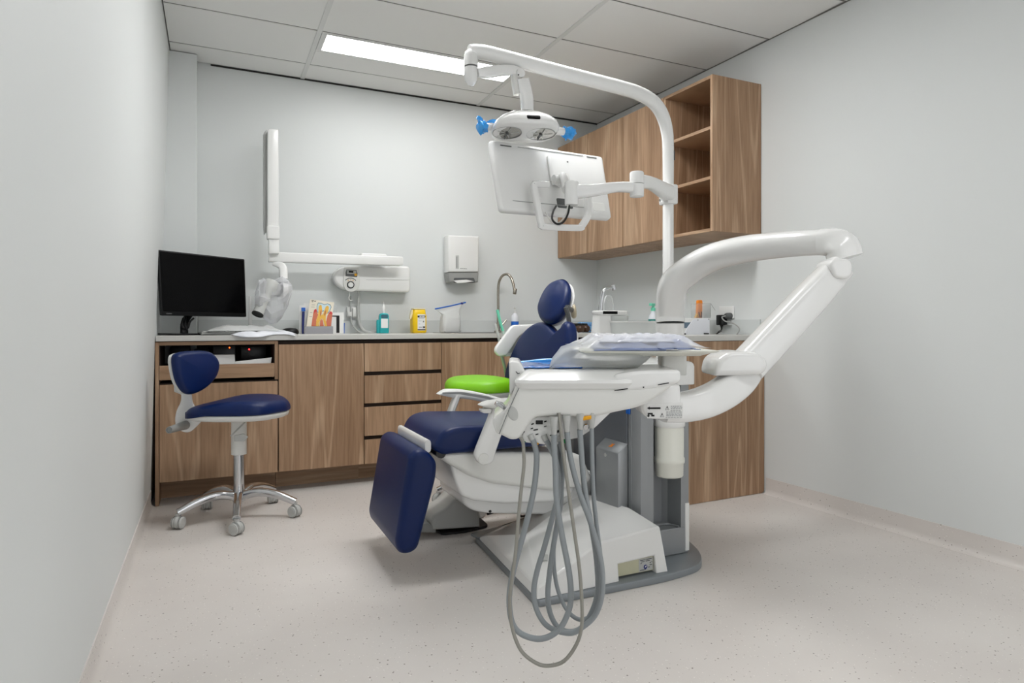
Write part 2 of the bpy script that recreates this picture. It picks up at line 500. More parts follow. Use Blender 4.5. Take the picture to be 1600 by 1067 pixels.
obj('edge_shade_strip', box(NB(), xl(CEIL) + 0.22, xw(YB) - 0.001, YB - 0.007, YB - 0.001, CEIL - 0.005, CEIL + 0.004), 'shadow_gap', ceiling)  # dark strip painting the shadow line where back wall meets ceiling
obj('edge_shade_strip', hexa(NB(), [(xw(YF) - 0.004, YF, CEIL - 0.002), (xw(YF) - 0.0005, YF, CEIL - 0.002), (xw(YB) - 0.0005, YB - 0.008, CEIL - 0.002), (xw(YB) - 0.004, YB - 0.008, CEIL - 0.002), (xw(YF) - 0.004, YF, CEIL + 0.004), (xw(YF) - 0.0005, YF, CEIL + 0.004), (xw(YB) - 0.0005, YB - 0.008, CEIL + 0.004), (xw(YB) - 0.004, YB - 0.008, CEIL + 0.004)]), 'shade_line_grey', ceiling)  # same painted shadow line along the right wall
def panel_light(y0, y1, label, dm='diffuser'):
    x0, x1 = XE[1] + 0.015, XE[2] - 0.015
    t = thing('ceiling_light', label, 'light', ((x0 + x1) / 2, (y0 + y1) / 2, CEIL))
    b = NB()
    c0, c1 = y1 - 0.25, y1 - 0.03
    for q in ((x0, x1, y0, c0 - 0.012), (x0, x1, c1 + 0.012, y1)):
        box(b, q[0], q[1], q[2], q[3], CEIL + 0.001, CEIL + 0.02, 0.001, 1)
    obj('filler_tile', b, 'ceiling_tile', t)
    b = NB()
    box(b, x0, x1, c0 - 0.012, c0, CEIL - 0.002, CEIL + 0.022); box(b, x0, x1, c1, c1 + 0.012, CEIL - 0.002, CEIL + 0.022)
    box(b, x0, x0 + 0.03, c0, c1, CEIL - 0.002, CEIL + 0.022); box(b, x1 - 0.012, x1, c0, c1, CEIL - 0.002, CEIL + 0.022)
    obj('frame', b, 'runner_paint', t)
    obj('diffuser', box(NB(), x0 + 0.03, x1 - 0.012, c0, c1, CEIL + 0.001, CEIL + 0.012), dm, t)
panel_light(3.677, 3.945, 'long lit white recessed ceiling light panel near the back wall')
obj('ceiling_tile', box(NB(), XE[1] + 0.015, XE[2] - 0.015, 3.95, 4.168, CEIL + 0.003, CEIL + 0.022, 0.002, 1), 'ceiling_tile', ceiling)
panel_light(2.23, 2.70, 'long recessed ceiling light panel added for fill over the middle of the room, unseen', 'mid_fill_diffuser')
panel_light(-0.22, 0.26, 'long recessed ceiling light panel added for fill, unseen behind the camera', 'rear_fill_diffuser')

# ================================================================== JOINERY
YC = 3.889      # cabinet fronts of the back run
def slabY(bm, x0, x1, z0, z1, y0=YC, t=0.018, bev=0.0015): return box(bm, x0, x1, y0, y0 + t, z0, z1, bev, 1)

def base_body(t, x0, x1, dark=True):
    obj('carcass', box(NB(), x0 + 0.001, x1 - 0.001, YC + 0.020, YB - 0.004, 0.123, 0.868), 'dark_carcass', t)
    obj('kickboard', box(NB(), x0, x1, 4.058, 4.076, 0.0, 0.123), 'wood_level', t)

# desk-end unit with an open cubby
x0, x1 = -0.278, 0.337
t = thing('base_cabinet', 'oak base cabinet under the computer monitor, with an open cubby', 'cabinet', (0.03, 4.15, 0))
b = NB(); box(b, x0, x0 + 0.018, YC, YB - 0.004, 0.0, 0.872, 0.001, 1)
obj('side_panel', b, 'wood', t)
b = NB(); box(b, x1 - 0.018, x1, YC, YB - 0.004, 0.652, 0.872, 0.001, 1)
obj('side_panel', b, 'wood', t)
obj('top_rail', box(NB(), x0 + 0.018, x1 - 0.018, YC, YC + 0.5, 0.853, 0.872, 0.001, 1), 'wood_level', t)
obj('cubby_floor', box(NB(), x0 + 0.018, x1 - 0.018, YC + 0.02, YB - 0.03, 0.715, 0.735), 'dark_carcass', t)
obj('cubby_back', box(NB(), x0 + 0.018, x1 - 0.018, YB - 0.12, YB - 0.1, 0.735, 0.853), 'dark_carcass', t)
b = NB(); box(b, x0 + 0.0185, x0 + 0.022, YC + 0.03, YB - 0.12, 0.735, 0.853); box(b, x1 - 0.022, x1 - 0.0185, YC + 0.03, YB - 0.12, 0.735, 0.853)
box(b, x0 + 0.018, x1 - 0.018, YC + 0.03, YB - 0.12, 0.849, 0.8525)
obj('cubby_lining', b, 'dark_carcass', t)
obj('drawer', box(NB(), x0 + 0.019, x1 - 0.019, YC - 0.004, YC + 0.014, 0.668, 0.745, 0.0015, 1), 'wood_level', t)
obj('carcass', box(NB(), x0 + 0.019, x1 - 0.002, YC + 0.020, YB - 0.004, 0.123, 0.650), 'dark_carcass', t)
obj('door', slabY(NB(), x0 + 0.020, x1 - 0.002, 0.123, 0.643), 'wood', t)
obj('kickboard', box(NB(), x0 + 0.018, x1, 4.058, 4.076, 0.0, 0.122), 'wood_level', t)

for (x0, x1, lab) in ((0.339, 0.826, 'oak base cabinet with one wide plain door, left of the drawer unit'),
                      (1.315, 1.80, 'oak base cabinet with a plain door behind the green stool'),
                      (1.802, 2.298, 'oak corner base cabinet with a plain door behind the dental chair')):
    t = thing('base_cabinet', lab, 'cabinet', ((x0 + x1) / 2, 4.15, 0))
    base_body(t, x0, x1)
    obj('door', slabY(NB(), x0 + 0.0015, x1 - 0.0015, 0.123, 0.85), 'wood', t)
x0, x1 = 0.826, 1.315
t = thing('drawer_cabinet', 'oak drawer unit with four drawers and dark finger gaps', 'cabinet', ((x0 + x1) / 2, 4.15, 0))
base_body(t, x0, x1)
for z0, z1 in ((0.679, 0.85), (0.488, 0.656), (0.291, 0.465), (0.123, 0.268)):
    obj('drawer', slabY(NB(), x0 + 0.0025, x1 - 0.0015, z0, z1), 'wood', t)

# run along the right wall; its end panel faces the camera
def rx(d, y): return xw(y) - d
ys = [2.757, 3.13, 3.50, 3.87]
for k, lab in enumerate(('oak base cabinet just behind the tall end panel on the right', 'middle oak base cabinet of the run along the right wall', 'oak base cabinet nearest the corner in the right wall run')):
    y0, y1 = ys[k] + 0.001, ys[k + 1] - 0.001
    t = thing('base_cabinet', lab, 'cabinet', (2.58, (y0 + y1) / 2, 0))
    hx = lambda d0, d1, ya, yb, z0, z1: hexa(NB(), [(rx(d0, ya), ya, z0), (rx(d1, ya), ya, z0), (rx(d1, yb), yb, z0), (rx(d0, yb), yb, z0), (rx(d0, ya), ya, z1), (rx(d1, ya), ya, z1), (rx(d1, yb), yb, z1), (rx(d0, yb), yb, z1)])
    obj('carcass', hx(0.545, 0.004, y0, y1, 0.123, 0.868), 'dark_carcass', t)
    obj('door', hx(0.565, 0.547, y0 + 0.001, y1 - 0.001, 0.123, 0.85), 'wood', t)
    obj('kickboard', hx(0.44, 0.42, y0, y1, 0.0, 0.122), 'wood_level', t)
b = NB()
e = Vector((1, 0.0284, 0)).normalized()
puff(b, rpoly([(0, 0.002), (0.565, 0.002), (0.565, 0.873), (0, 0.873)], [0.001, 0.022, 0.001, 0.001]), (Vector((2.300, 2.718, 0)), e, Z_), 0.022, 0.001, 1)
tag(obj('end_panel', b, 'wood'), 'tall plain oak end panel of the base cabinets at the right wall', 'panel')

t = thing('worktop', 'pale grey L-shaped worktop along the back and right walls', 'worktop', (1.3, 4.1, 0.875))
b = NB()
puff(b, [(-0.274, 3.872), (2.285, 3.872), (2.285, 2.712), (xw(2.712) - 0.002, 2.728), (xw(YB) - 0.002, YB - 0.002), (-0.274, YB - 0.002)], (Vector((0, 0, 0.905)), X_, Y_), 0.030, 0.002, 1)
obj('worktop_slab', b, 'worktop_stone', t)
b = NB(); box(b, -0.082, xw(YB) - 0.012, YB - 0.010, YB - 0.001, 0.9055, 0.993, 0.001, 1)
obj('splashback', b, 'splash_laminate', t, label='low laminate upstand behind the worktop')
b = NB(); hexa(b, [(rx(0.010, 2.76), 2.76, 0.9055), (rx(0.001, 2.76), 2.76, 0.9055), (rx(0.001, 4.424), 4.424, 0.9055), (rx(0.010, 4.424), 4.424, 0.9055),
                   (rx(0.010, 2.76), 2.76, 0.993), (rx(0.001, 2.76), 2.76, 0.993), (rx(0.001, 4.424), 4.424, 0.993), (rx(0.010, 4.424), 4.424, 0.993)])
obj('splashback', b, 'splash_laminate', t)

# inset sink behind the zip bag
t = thing('sink', 'shallow stainless steel inset sink in the back worktop', 'sink', (1.62, 4.15, 0.905))
b = NB(); puff(b, rrect(0.52, 0.36, 0.05, 5, 1.64, 4.13), (Vector((0, 0, 0.9075)), X_, Y_), 0.0022, 0.001, 1); obj('rim', b, 'nickel', t)
b = NB(); puff(b, rrect(0.42, 0.27, 0.05, 5, 1.64, 4.12), (Vector((0, 0, 0.9080)), X_, Y_), 0.0004, 0.0, 1); obj('bowl', b, 'dark_grey', t)

# wall cabinets on the right wall
ZT, ZB_, DU = 2.3486, 1.4817, 0.364
def cab(d0, d1, ya, yb, z0, z1): return hexa(NB(), [(rx(d0, ya), ya, z0), (rx(d1, ya), ya, z0), (rx(d1, yb), yb, z0), (rx(d0, yb), yb, z0), (rx(d0, ya), ya, z1), (rx(d1, ya), ya, z1), (rx(d1, yb), yb, z1), (rx(d0, yb), yb, z1)], 0.0008, 1)
for ya, yb, lab in ((4.008, 4.431, 'oak wall cabinet in the back corner, farthest of the three doors'), (3.583, 4.006, 'middle oak wall cabinet of the three with plain doors'), (3.169, 3.581, 'oak wall cabinet with plain door beside the open shelf unit')):
    t = thing('wall_cabinet', lab, 'cabinet', (2.7, (ya + yb) / 2, ZB_))
    obj('body', cab(DU - 0.02, 0.003, ya, yb, ZB_, ZT), 'wood', t)
    obj('door', cab(DU, DU - 0.018, ya + 0.0015, yb - 0.0015, ZB_ + 0.001, ZT - 0.001), 'wood', t)
ya, yb = 2.757, 3.167
t = thing('open_shelf_unit', 'open oak wall shelf unit with three compartments', 'shelf', (2.7, 2.96, ZB_))
obj('side_panel', cab(DU, 0.003, ya, ya + 0.018, ZB_, ZT), 'wood', t)
obj('side_panel', cab(DU - 0.001, 0.003, yb - 0.018, yb, ZB_ + 0.018, ZT - 0.018), 'wood', t)
obj('top_panel', cab(DU, 0.003, ya + 0.018, yb, ZT - 0.018, ZT), 'wood_level', t)
obj('bottom_panel', cab(DU, 0.003, ya + 0.018, yb, ZB_, ZB_ + 0.018), 'wood_level', t)
obj('back_panel', cab(0.012, 0.004, ya + 0.018, yb - 0.018, ZB_ + 0.018, ZT - 0.018), 'wood', t)
for z in (2.050, 1.772):
    obj('shelf', cab(DU - 0.004, 0.013, ya + 0.018, yb - 0.018, z, z + 0.018), 'wood_level', t)

# ================================================================== DENTAL CHAIR  (axis along X, head towards +X)
CY0, CY1 = 2.36, 2.84
chair = thing('dental_chair', 'navy leather and white dental treatment chair in the middle of the room', 'dental chair', (1.15, 2.6, 0.0))
def frXZ(y): return (Vector((0, y, 0)), X_, Z_)
# seat: side profile extruded across the chair
seat_o = rpoly([(0.765, 0.49), (0.80, 0.555), (0.86, 0.572), (1.10, 0.560), (1.34, 0.548), (1.345, 0.462), (0.80, 0.462)], [0.02, 0.03, 0.05, 0.1, 0.03, 0.02, 0.02])
b = NB(); puff(b, seat_o, frXZ(2.352), 0.49, 0.026, 5)
obj('seat', b, 'navy_leather', chair, 55)
# knee hinge bar
b = NB(); tube(b, [(0.752, 2.385, 0.497), (0.752, 2.79, 0.497)], 0.012, 12, 1, up=(0, 0, 1), ry=0.024, power=3.2)
obj('hinge_bar', b, 'white_plastic', chair)
b = NB(); tube(b, [(0.80, 2.37, 0.468), (0.80, 2.80, 0.468)], 0.02, 10, 1)
obj('knee_hinge', b, 'black', chair)
# leg rest hanging almost upright
lr = [(0.6717, 0.4722), (0.7015, 0.4938), (0.7418, 0.4856), (0.7827, 0.438), (0.7801, 0.3817), (0.7065, 0.1151), (0.6717, 0.0986), (0.6324, 0.1069), (0.6178, 0.1474)]
b = NB(); puff(b, rpoly(lr, [0.03, 0.02, 0.02, 0.02, 0.03, 0.03, 0.02, 0.02, 0.03]), frXZ(2.352), 0.49, 0.030, 6)
obj('leg_rest', b, 'navy_leather', chair, 60)
# backrest
bo, bu, bv = (1.400, 2.62, 0.56), (0, -1, 0), (0.1736, 0, 0.9848)
bp = [(-0.4558, -0.0425), (-0.5228, 0.0458), (-0.5515, 0.1196), (-0.5406, 0.2006), (-0.5017, 0.2719), (-0.4424, 0.3493), (-0.3614, 0.4011), (-0.2617, 0.4276), (-0.169, 0.4178), (-0.0996, 0.3866), (-0.0513, 0.3747), (-0.027, 0.3964), (-0.0049, 0.4238), (0.0234, 0.4297), (0.0535, 0.4087), (0.0745, 0.3586), (0.0833, 0.2912), (0.0871, 0.1833), (0.1008, 0.0254)]
b = NB(); puff(b, spoly(bp, 3), (bo, bu, bv), 0.062, 0.026, 5, dome=0.006)
back = obj('backrest', b, 'navy_leather', chair, 60)
b = NB(); puff(b, inset(spoly(bp, 3), 0.035), (Vector(bo) + Vector((0.9848, 0, -0.1736)) * 0.0625, bu, bv), 0.022, 0.012, 3)
obj('back_shell', b, 'soft_white', chair)
# headrest, an upright egg
ho, hu, hv = (1.500, 2.60, 1.02), (0.12, -0.9928, 0), (0.40, 0.048, 0.915)
hp = [(-0.2099, 0.1946), (-0.1652, 0.1916), (-0.1186, 0.1643), (-0.0831, 0.1179), (-0.0688, 0.0633), (-0.0754, 0.0099), (-0.0966, -0.0265), (-0.1382, -0.0464), (-0.1946, -0.0429), (-0.256, -0.0148), (-0.3011, 0.0317), (-0.3101, 0.0855), (-0.2976, 0.1425), (-0.2626, 0.1801)]
b = NB(); puff(b, spoly(hp, 4), (ho, hu, hv), 0.050, 0.030, 5, dome=0.014)
head = obj('headrest', b, 'navy_leather', chair, 70)
hw = Vector(hu).cross(Vector(hv)).normalized()
b = NB(); puff(b, inset(spoly(hp, 4), 0.004), (Vector(ho) - hw * 0.0505, hu, hv), 0.012, 0.006, 2)
obj('headrest_shell', b, 'white_plastic', head)
kc = Vector((1.583, 2.7, 1.0303))
b = NB(); lathe(b, [(0.0, -0.010), (0.030, -0.010), (0.036, -0.004), (0.036, 0.004), (0.030, 0.010), (0.0, 0.010)], kc, (0.9, -0.35, 0.1), 24)
obj('headrest_knob', b, 'beige', chair)
b = NB()
tube(b, [(1.4947, 2.62, 1.0461), (1.5119, 2.62, 0.9863), (1.505, 2.62, 0.8815)], 0.011, 8, 3)
tube(b, [kc, (1.5016, 2.62, 1.0462)], 0.012, 8, 1)
obj('headrest_stem', b, 'dark_grey', chair)
# armrest beyond the backrest side
ya = 2.93
ar = [(0.9685, 0.633), (1.0038, 0.6558), (1.0885, 0.6522), (1.2227, 0.6243), (1.3619, 0.5762), (1.4697, 0.5315), (1.4624, 0.4929), (1.3266, 0.53), (1.1718, 0.5953), (1.0232, 0.6181)]
b = NB(); puff(b, rpoly(ar, [0.006, 0.02, 0.05, 0.08, 0.08, 0.02, 0.02, 0.08, 0.05, 0.02]), frXZ(ya - 0.03), 0.065, 0.012, 3)
far_arm = obj('armrest', b, 'soft_white', chair)
b = NB(); puff(b, rpoly([(0.9854, 0.6447), (1.0755, 0.6437), (1.2149, 0.6157), (1.3456, 0.5682), (1.3456, 0.5586), (1.2081, 0.6035), (1.069, 0.6318), (0.9854, 0.6357)], 0.01), frXZ(ya - 0.0305), 0.004, 0.001, 1)
obj('armrest_inlay', b, 'grey_plastic', far_arm)
b = NB(); tube(b, [(1.0651, 2.92, 0.6233), (1.0326, 2.92, 0.5421), (0.9875, 2.92, 0.4075)], 0.014, 12, 3, up=(0, 1, 0), ry=0.03, power=3)
obj('armrest_post', b, 'soft_white', chair)
# armrest on the camera side, mostly behind the delivery table
yn = 2.305
ar = [(0.9238, 0.6547), (0.961, 0.67), (1.0644, 0.6773), (1.2648, 0.6519), (1.3701, 0.6148), (1.3701, 0.5831), (1.2353, 0.6172), (1.0644, 0.632), (0.9717, 0.6422)]
b = NB(); puff(b, rpoly(ar, 0.02), frXZ(yn - 0.035), 0.065, 0.012, 3)
near_arm = obj('armrest', b, 'soft_white', chair)
b = NB(); puff(b, rpoly([(0.9303, 0.6408), (0.9621, 0.644), (0.9782, 0.6381), (0.9728, 0.6236), (0.9408, 0.6255)], 0.006), frXZ(2.285), 0.03, 0.004, 2)
obj('armrest_catch', b, 'soft_white', near_arm)
lk = [(0.9949, 0.6547), (1.0635, 0.646), (1.0607, 0.6184), (1.0003, 0.4649), (0.9895, 0.4284), (0.9598, 0.4188), (0.9278, 0.4316), (0.9146, 0.4623), (0.9225, 0.4862), (0.9732, 0.5987)]
b = NB(); puff(b, rpoly(lk, [0.02, 0.01, 0.03, 0.02, 0.02, 0.02, 0.02, 0.02, 0.02, 0.05]), frXZ(2.300), 0.035, 0.010, 3)
link = obj('armrest_post', b, 'white_plastic', chair)
b = NB(); lathe(b, [(0.0, 0.0), (0.021, 0.0), (0.023, 0.003), (0.023, 0.008), (0.0, 0.008)], (0.9481, 2.2975, 0.4475), (0, 1, 0), 20)
obj('pivot_cap', b, 'soft_white', link)
# body shells under the seat
sh = [(0.7878, 0.4719), (0.8372, 0.4752), (1.3034, 0.4228), (1.39, 0.4208), (1.4692, 0.2851), (1.45, 0.2242), (1.3588, 0.2022), (1.2791, 0.2783), (0.9986, 0.3292), (0.898, 0.3774), (0.8241, 0.4194)]
sh = [(0.7912, 0.4698), (0.8805, 0.4673), (1.3397, 0.4233), (1.4402, 0.4038), (1.4916, 0.2943), (1.4402, 0.2667), (1.2846, 0.2674), (1.0224, 0.3245), (0.9207, 0.3655), (0.8172, 0.4329)]
b = NB(); puff(b, rpoly(sh, 0.02), frXZ(2.375), 0.45, 0.02, 4)
obj('body_shell', b, 'soft_white', chair)
sl = [(0.8399, 0.452), (0.9285, 0.4113), (1.031, 0.3759), (1.2954, 0.337), (1.4299, 0.31), (1.3981, 0.2282), (1.3077, 0.2114), (1.0821, 0.2301), (0.9476, 0.2589), (0.8933, 0.2855), (0.8665, 0.349)]
b = NB(); puff(b, rpoly(sl, 0.015), frXZ(2.40), 0.40, 0.015, 3)
obj('lower_shell', b, 'white_plastic', chair)
bm_ = [(0.9157, 0.289), (0.9714, 0.2907), (1.1093, 0.2757), (1.3531, 0.2492), (1.4171, 0.2394), (1.5319, 0.321), (1.6681, 0.3226), (1.703, 0.1527), (1.5319, 0.1299), (1.3279, 0.1413), (1.0224, 0.1849), (0.9602, 0.2058), (0.9212, 0.2365)]
b = NB(); puff(b, rpoly(bm_, [0.01, 0.03, 0.03, 0.03, 0.03, 0.02, 0.01, 0.01, 0.04, 0.04, 0.04, 0.03, 0.02]), frXZ(2.45), 0.30, 0.015, 3)
beam = obj('lift_beam', b, 'white_plastic', chair)
b = NB(); lathe(b, [(0.0, 0.0), (0.006, 0.0), (0.006, 0.004), (0.0, 0.004)], (1.0385, 2.4475, 0.1942), (0, 1, 0), 10)
obj('screw', b, 'black', beam)

# assistant's instrument holder beyond the chair back
asst = thing('suction_holder', 'white assistant suction holder arm behind the chair back', 'holder', (1.4307, 3.16, 0.7818))
ah = [(1.4548, 0.9612), (1.6091, 0.9681), (1.617, 0.9366), (1.5005, 0.9094), (1.4548, 0.8445), (1.4209, 0.8006), (1.3761, 0.7947), (1.3539, 0.8189), (1.3576, 0.8426)]
b = NB(); puff(b, rpoly(ah, [0.02, 0.01, 0.01, 0.03, 0.02, 0.01, 0.015, 0.01, 0.02]), frXZ(3.12), 0.03, 0.008, 3)
obj('holder_bar', b, 'white_plastic', asst)
b = NB(); puff(b, rpoly([(1.4823, 0.9198), (1.6222, 0.947), (1.6222, 0.8662), (1.5169, 0.8328), (1.4406, 0.8032), (1.4217, 0.8173)], 0.01), frXZ(3.135), 0.05, 0.006, 2)
obj('holder_back', b, 'light_grey', asst)
b = NB(); puff(b, rpoly([(1.4067, 0.8073), (1.4595, 0.82), (1.4595, 0.7959), (1.4217, 0.7933)], 0.004), frXZ(3.135), 0.05, 0.004, 2)
obj('holder_clip', b, 'soft_white', asst)
b = NB(); tube(b, [(1.4081, 3.16, 0.7961), (1.436, 3.18, 0.7286), (1.4642, 3.2, 0.6531), (1.4635, 3.1, 0.6817)], 0.009, 10, 4)
obj('suction_hose', b, 'light_grey', asst)
b = NB(); tube(b, [(1.6036, 3.15, 0.947), (1.62, 3.0, 0.87), (1.72, 2.73, 0.80)], 0.018, 12, 5); obj('support_arm', b, 'white_plastic', asst)
b = NB(); tube(b, [(1.3906, 3.18, 1.044), (1.4094, 3.18, 0.9716), (1.4284, 3.18, 0.9196)], 0.008, 10, 3)
obj('mint_tip', b, 'mint', asst, label='mint green plastic suction tip')
b = NB(); tube(b, [(1.4201, 3.17, 0.9301), (1.4345, 3.16, 0.8646)], 0.010, 10, 2)
tube(b, [(1.3793, 3.18, 0.9681), (1.4006, 3.16, 0.8512)], 0.007, 8, 2)
tube(b, [(1.3856, 3.16, 0.8515), (1.4232, 3.16, 0.8095)], 0.006, 8, 2)
obj('suction_handpiece', b, 'milky_film', asst)

# ================================================================== DENTAL UNIT: floor base, cover and tower
unit = thing('dental_unit', 'grey and white dental unit tower on a low steel floor base', 'dental unit', (1.5, 2.3, 0.0))
plate = rpoly([(1.000, 1.955), (1.56, 1.945), (1.74, 1.975), (1.83, 2.08), (1.95, 2.40), (1.95, 2.80), (1.50, 2.80), (1.06, 2.70)], [0.02, 0.1, 0.12, 0.12, 0.2, 0.05, 0.1, 0.06], 6)
b = NB(); puff(b, plate, (Vector((0, 0, 0.026)), X_, Y_), 0.026, 0.006, 2, rb=0.002)
obj('base_plate', b, 'base_steel', unit)
b = NB(); puff(b, rpoly([(1.03, 2.68), (1.50, 2.79), (1.50, 2.62), (1.06, 2.60)], 0.03), (Vector((0, 0, 0.034)), X_, Y_), 0.0075, 0.002, 1)
obj('rear_plate', b, 'base_steel', unit)
# wedge shaped cover
P = dict(a=(1.006, 1.958, 0.027), a1=(1.0178, 1.975, 0.0613), b1=(1.2743, 1.99, 0.1722), c1=(1.5552, 2.0, 0.1926), c=(1.572, 1.972, 0.027),
         d=(1.500, 2.12, 0.027), d1=(1.500, 2.12, 0.235), e1=(1.50, 2.50, 0.215), e=(1.50, 2.56, 0.027), f=(1.06, 2.64, 0.027), f1=(1.065, 2.56, 0.06), g1=(1.13, 2.30, 0.13))
b = NB()
yd = lambda p, q: P[p]
fl = [(1.004, 1.957), (1.345, 1.957), (1.345, 1.957), (1.572, 1.972)]
vv = {k: b.verts.new(p) for k, p in P.items()}
x0n, x1n, ztop = 1.350, 1.520, 0.085
def front(x, z):       # point on the cover's leaning front face
    return (x, 1.958 + 0.14 * z + 0.014 * (x - 1.0) / 0.57, z)
n1 = b.verts.new(front(x0n, 0.027)); n2 = b.verts.new(front(x0n, ztop)); n3 = b.verts.new(front(x1n, ztop + 0.004)); n4 = b.verts.new(front(x1n, 0.027))
b.faces.new((vv['a'], n1, n2, vv['b1'], vv['a1']))
b.faces.new((n2, n3, vv['c1'], vv['b1']))
b.faces.new((n3, n4, vv['c'], vv['c1']))
b.faces.new((vv['c'], vv['d'], vv['d1'], vv['c1']))
b.faces.new((vv['b1'], vv['c1'], vv['d1'], vv['e1']))
b.faces.new((vv['b1'], vv['e1'], vv['g1'], vv['a1']))
b.faces.new((vv['a1'], vv['g1'], vv['f1']))
b.faces.new((vv['g1'], vv['e1'], vv['e'], vv['f'], vv['f1']))
b.faces.new((vv['a'], vv['a1'], vv['f1'], vv['f']))
b.faces.new((vv['d'], vv['e'], vv['e1'], vv['d1']))
i1 = b.verts.new((x0n, 2.02, 0.027)); i2 = b.verts.new((x0n, 2.02, ztop)); i3 = b.verts.new((x1n, 2.02, ztop + 0.004)); i4 = b.verts.new((x1n, 2.02, 0.027))
b.faces.new((n1, n2, i2, i1)); b.faces.new((n2, n3, i3, i2)); b.faces.new((n3, n4, i4, i3))
cover = obj('base_cover', b, 'white_plastic', unit, 12)
bvm = cover.modifiers.new('bevel', 'BEVEL'); bvm.width = 0.006; bvm.segments = 2; bvm.limit_method = 'ANGLE'; bvm.angle_limit = radians(18)
b = NB(); box(b, x0n + 0.002, x1n - 0.002, 1.993, 2.018, 0.034, ztop)
rec = obj('service_panel', b, 'pale_yellow', unit, label='cream service panel in the notch of the cover')
rec.data.materials[0] = MATS['beige'].copy(); rec.data.materials[0].node_tree.nodes['Principled BSDF'].inputs['Base Color'].default_value = srgb(196, 194, 166)
fr = (Vector((0, 1.993, 0)), X_, Z_)
b = NB(); flat(b, rrect(0.064, 0.047, 0.001, 1, 1.484, 0.060), fr, 0.0, 0.0008); rl = obj('rating_label', b, 'light_grey', unit)
b = NB(); flat(b, ellipse(0.0085, 0.0085, 16, 1.482, 0.051), fr, 0.0010, 0.0004); obj('label_symbol', b, 'navy_plastic', rl)
b = NB(); flat(b, [(1.478, 0.049), (1.485, 0.050), (1.487, 0.056), (1.481, 0.054)], fr, 0.0015, 0.0004); obj('label_symbol', b, 'label_white', rl)
b = NB()
for (x, z, w) in ((1.470, 0.078, 0.028), (1.498, 0.079, 0.03), (1.470, 0.072, 0.018), (1.492, 0.073, 0.022), (1.462, 0.066, 0.008), (1.470, 0.041, 0.03), (1.504, 0.064, 0.006), (1.511, 0.066, 0.005), (1.506, 0.056, 0.012), (1.498, 0.048, 0.01)):
    flat(b, rrect(w * 0.9, 0.0022, 0.0004, 1, x, z), fr, 0.0010, 0.0003)
obj('label_print', b, 'ink', rl)
b = NB()
nrm = Vector(P['b1']); 
c0 = Vector((1.077, 2.03, 0.1105))
obox(b, (1.105, 2.09, 0.112), (0.45, 0.75, 0.32), (-0.75, 0.5, 0.05), (-0.42, -0.1, 0.9), 0.016, 0.010, 0.0015)
obj('badge', b, 'light_grey', unit)

# tower
TX0, TX1, TY0 = 1.530, 1.778, 2.098
TZ = 0.72
tw = [(TX0 + 0.02, TY0 - 0.004), (TX0 + 0.055, TY0), (TX1, TY0), (1.93, 2.62), (1.93, 2.74), (TX0, 2.74), (TX0, TY0 + 0.035)]
# hollow niche in the front: body built from a footprint with the niche cut out
nx0, nx1, nd = 1.600, 1.738, 0.10
foot = [(TX0, TY0 + 0.03), (TX0 + 0.012, TY0 + 0.004), (TX0 + 0.055, TY0), (nx0, TY0), (nx0 + 0.004, TY0 + nd * 0.8), (nx0 + 0.02, TY0 + nd), (nx1 - 0.02, TY0 + nd), (nx1 - 0.004, TY0 + nd * 0.8), (nx1, TY0), (TX1, TY0), (1.945, 2.66), (1.90, 2.74), (TX0, 2.74)]
b = NB(); puff(b, foot, (Vector((0, 0, TZ)), X_, Y_), TZ - 0.135, 0.0, 1)
obj('tower_body', b, 'tower_silver', unit, 25)
b = NB(); puff(b, rpoly([(TX0, TY0 + 0.02), (TX0 + 0.02, TY0), (TX1, TY0), (1.945, 2.66), (1.90, 2.74), (TX0, 2.74)], 0.004), (Vector((0, 0, 0.135)), X_, Y_), 0.107, 0.003, 1)
obj('tower_foot', b, 'tower_silver', unit, 25)
b = NB(); tube(b, [(nx0 + 0.008, TY0 + 0.005, 0.139), (nx0 + 0.03, TY0 + 0.05, 0.139), (nx1 - 0.03, TY0 + 0.05, 0.139), (nx1 - 0.008, TY0 + 0.005, 0.139)], 0.004, 8, 5)
obj('niche_lip', b, 'tower_silver', unit)
b = NB(); box(b, TX1 - 0.019, TX1 + 0.002, TY0 - 0.003, TY0 + 0.02, 0.036, 0.232, 0.002, 1)
obj('corner_strip', b, 'white_plastic', unit)
# side panels that face the chair
b = NB()
box(b, TX0 - 0.004, TX0 + 0.002, 2.145, 2.165, 0.14, TZ - 0.01, 0.001, 1)
obj('panel_trim', b, 'tower_silver', unit)
b = NB(); box(b, TX0 - 0.006, TX0 + 0.002, 2.172, 2.60, 0.14, TZ - 0.01, 0.002, 1)
obj('side_panel', b, 'tower_panel', unit)
b = NB()
zt = 0.478
hexa(b, [(1.478, 2.168, 0.19), (1.528, 2.168, 0.19), (1.528, 2.335, 0.19), (1.478, 2.335, 0.19), (1.478, 2.168, 0.445), (1.528, 2.168, 0.485), (1.528, 2.335, 0.485), (1.478, 2.335, 0.445)], 0.005, 2)
fb = obj('filter_box', b, 'tower_silver', unit, 30)
b = NB()
o_ = Vector((1.503, 2.25, 0.4655)); ux = Vector((0, -1, 0)); vx = Vector((0.050, 0, 0.040)).normalized()
flat(b, [(-0.012, -0.012), (0.010, -0.010), (0.012, 0.010), (0.004, 0.002), (-0.004, 0.010), (-0.004, -0.002)], (o_, ux, vx), 0.0, 0.0012)
obj('warning_mark', b, 'orange', fb)
b = NB(); lathe(b, [(0, 0), (0.008, 0), (0.008, 0.002), (0, 0.002)], (1.4762, 2.26, 0.425), (1, 0, 0), 14); obj('lock', b, 'light_grey', fb)
b = NB(); box(b, 1.520, 1.531, 2.36, 2.366, 0.33, 0.35, 0.001, 1); obj('catch', b, 'black', unit)
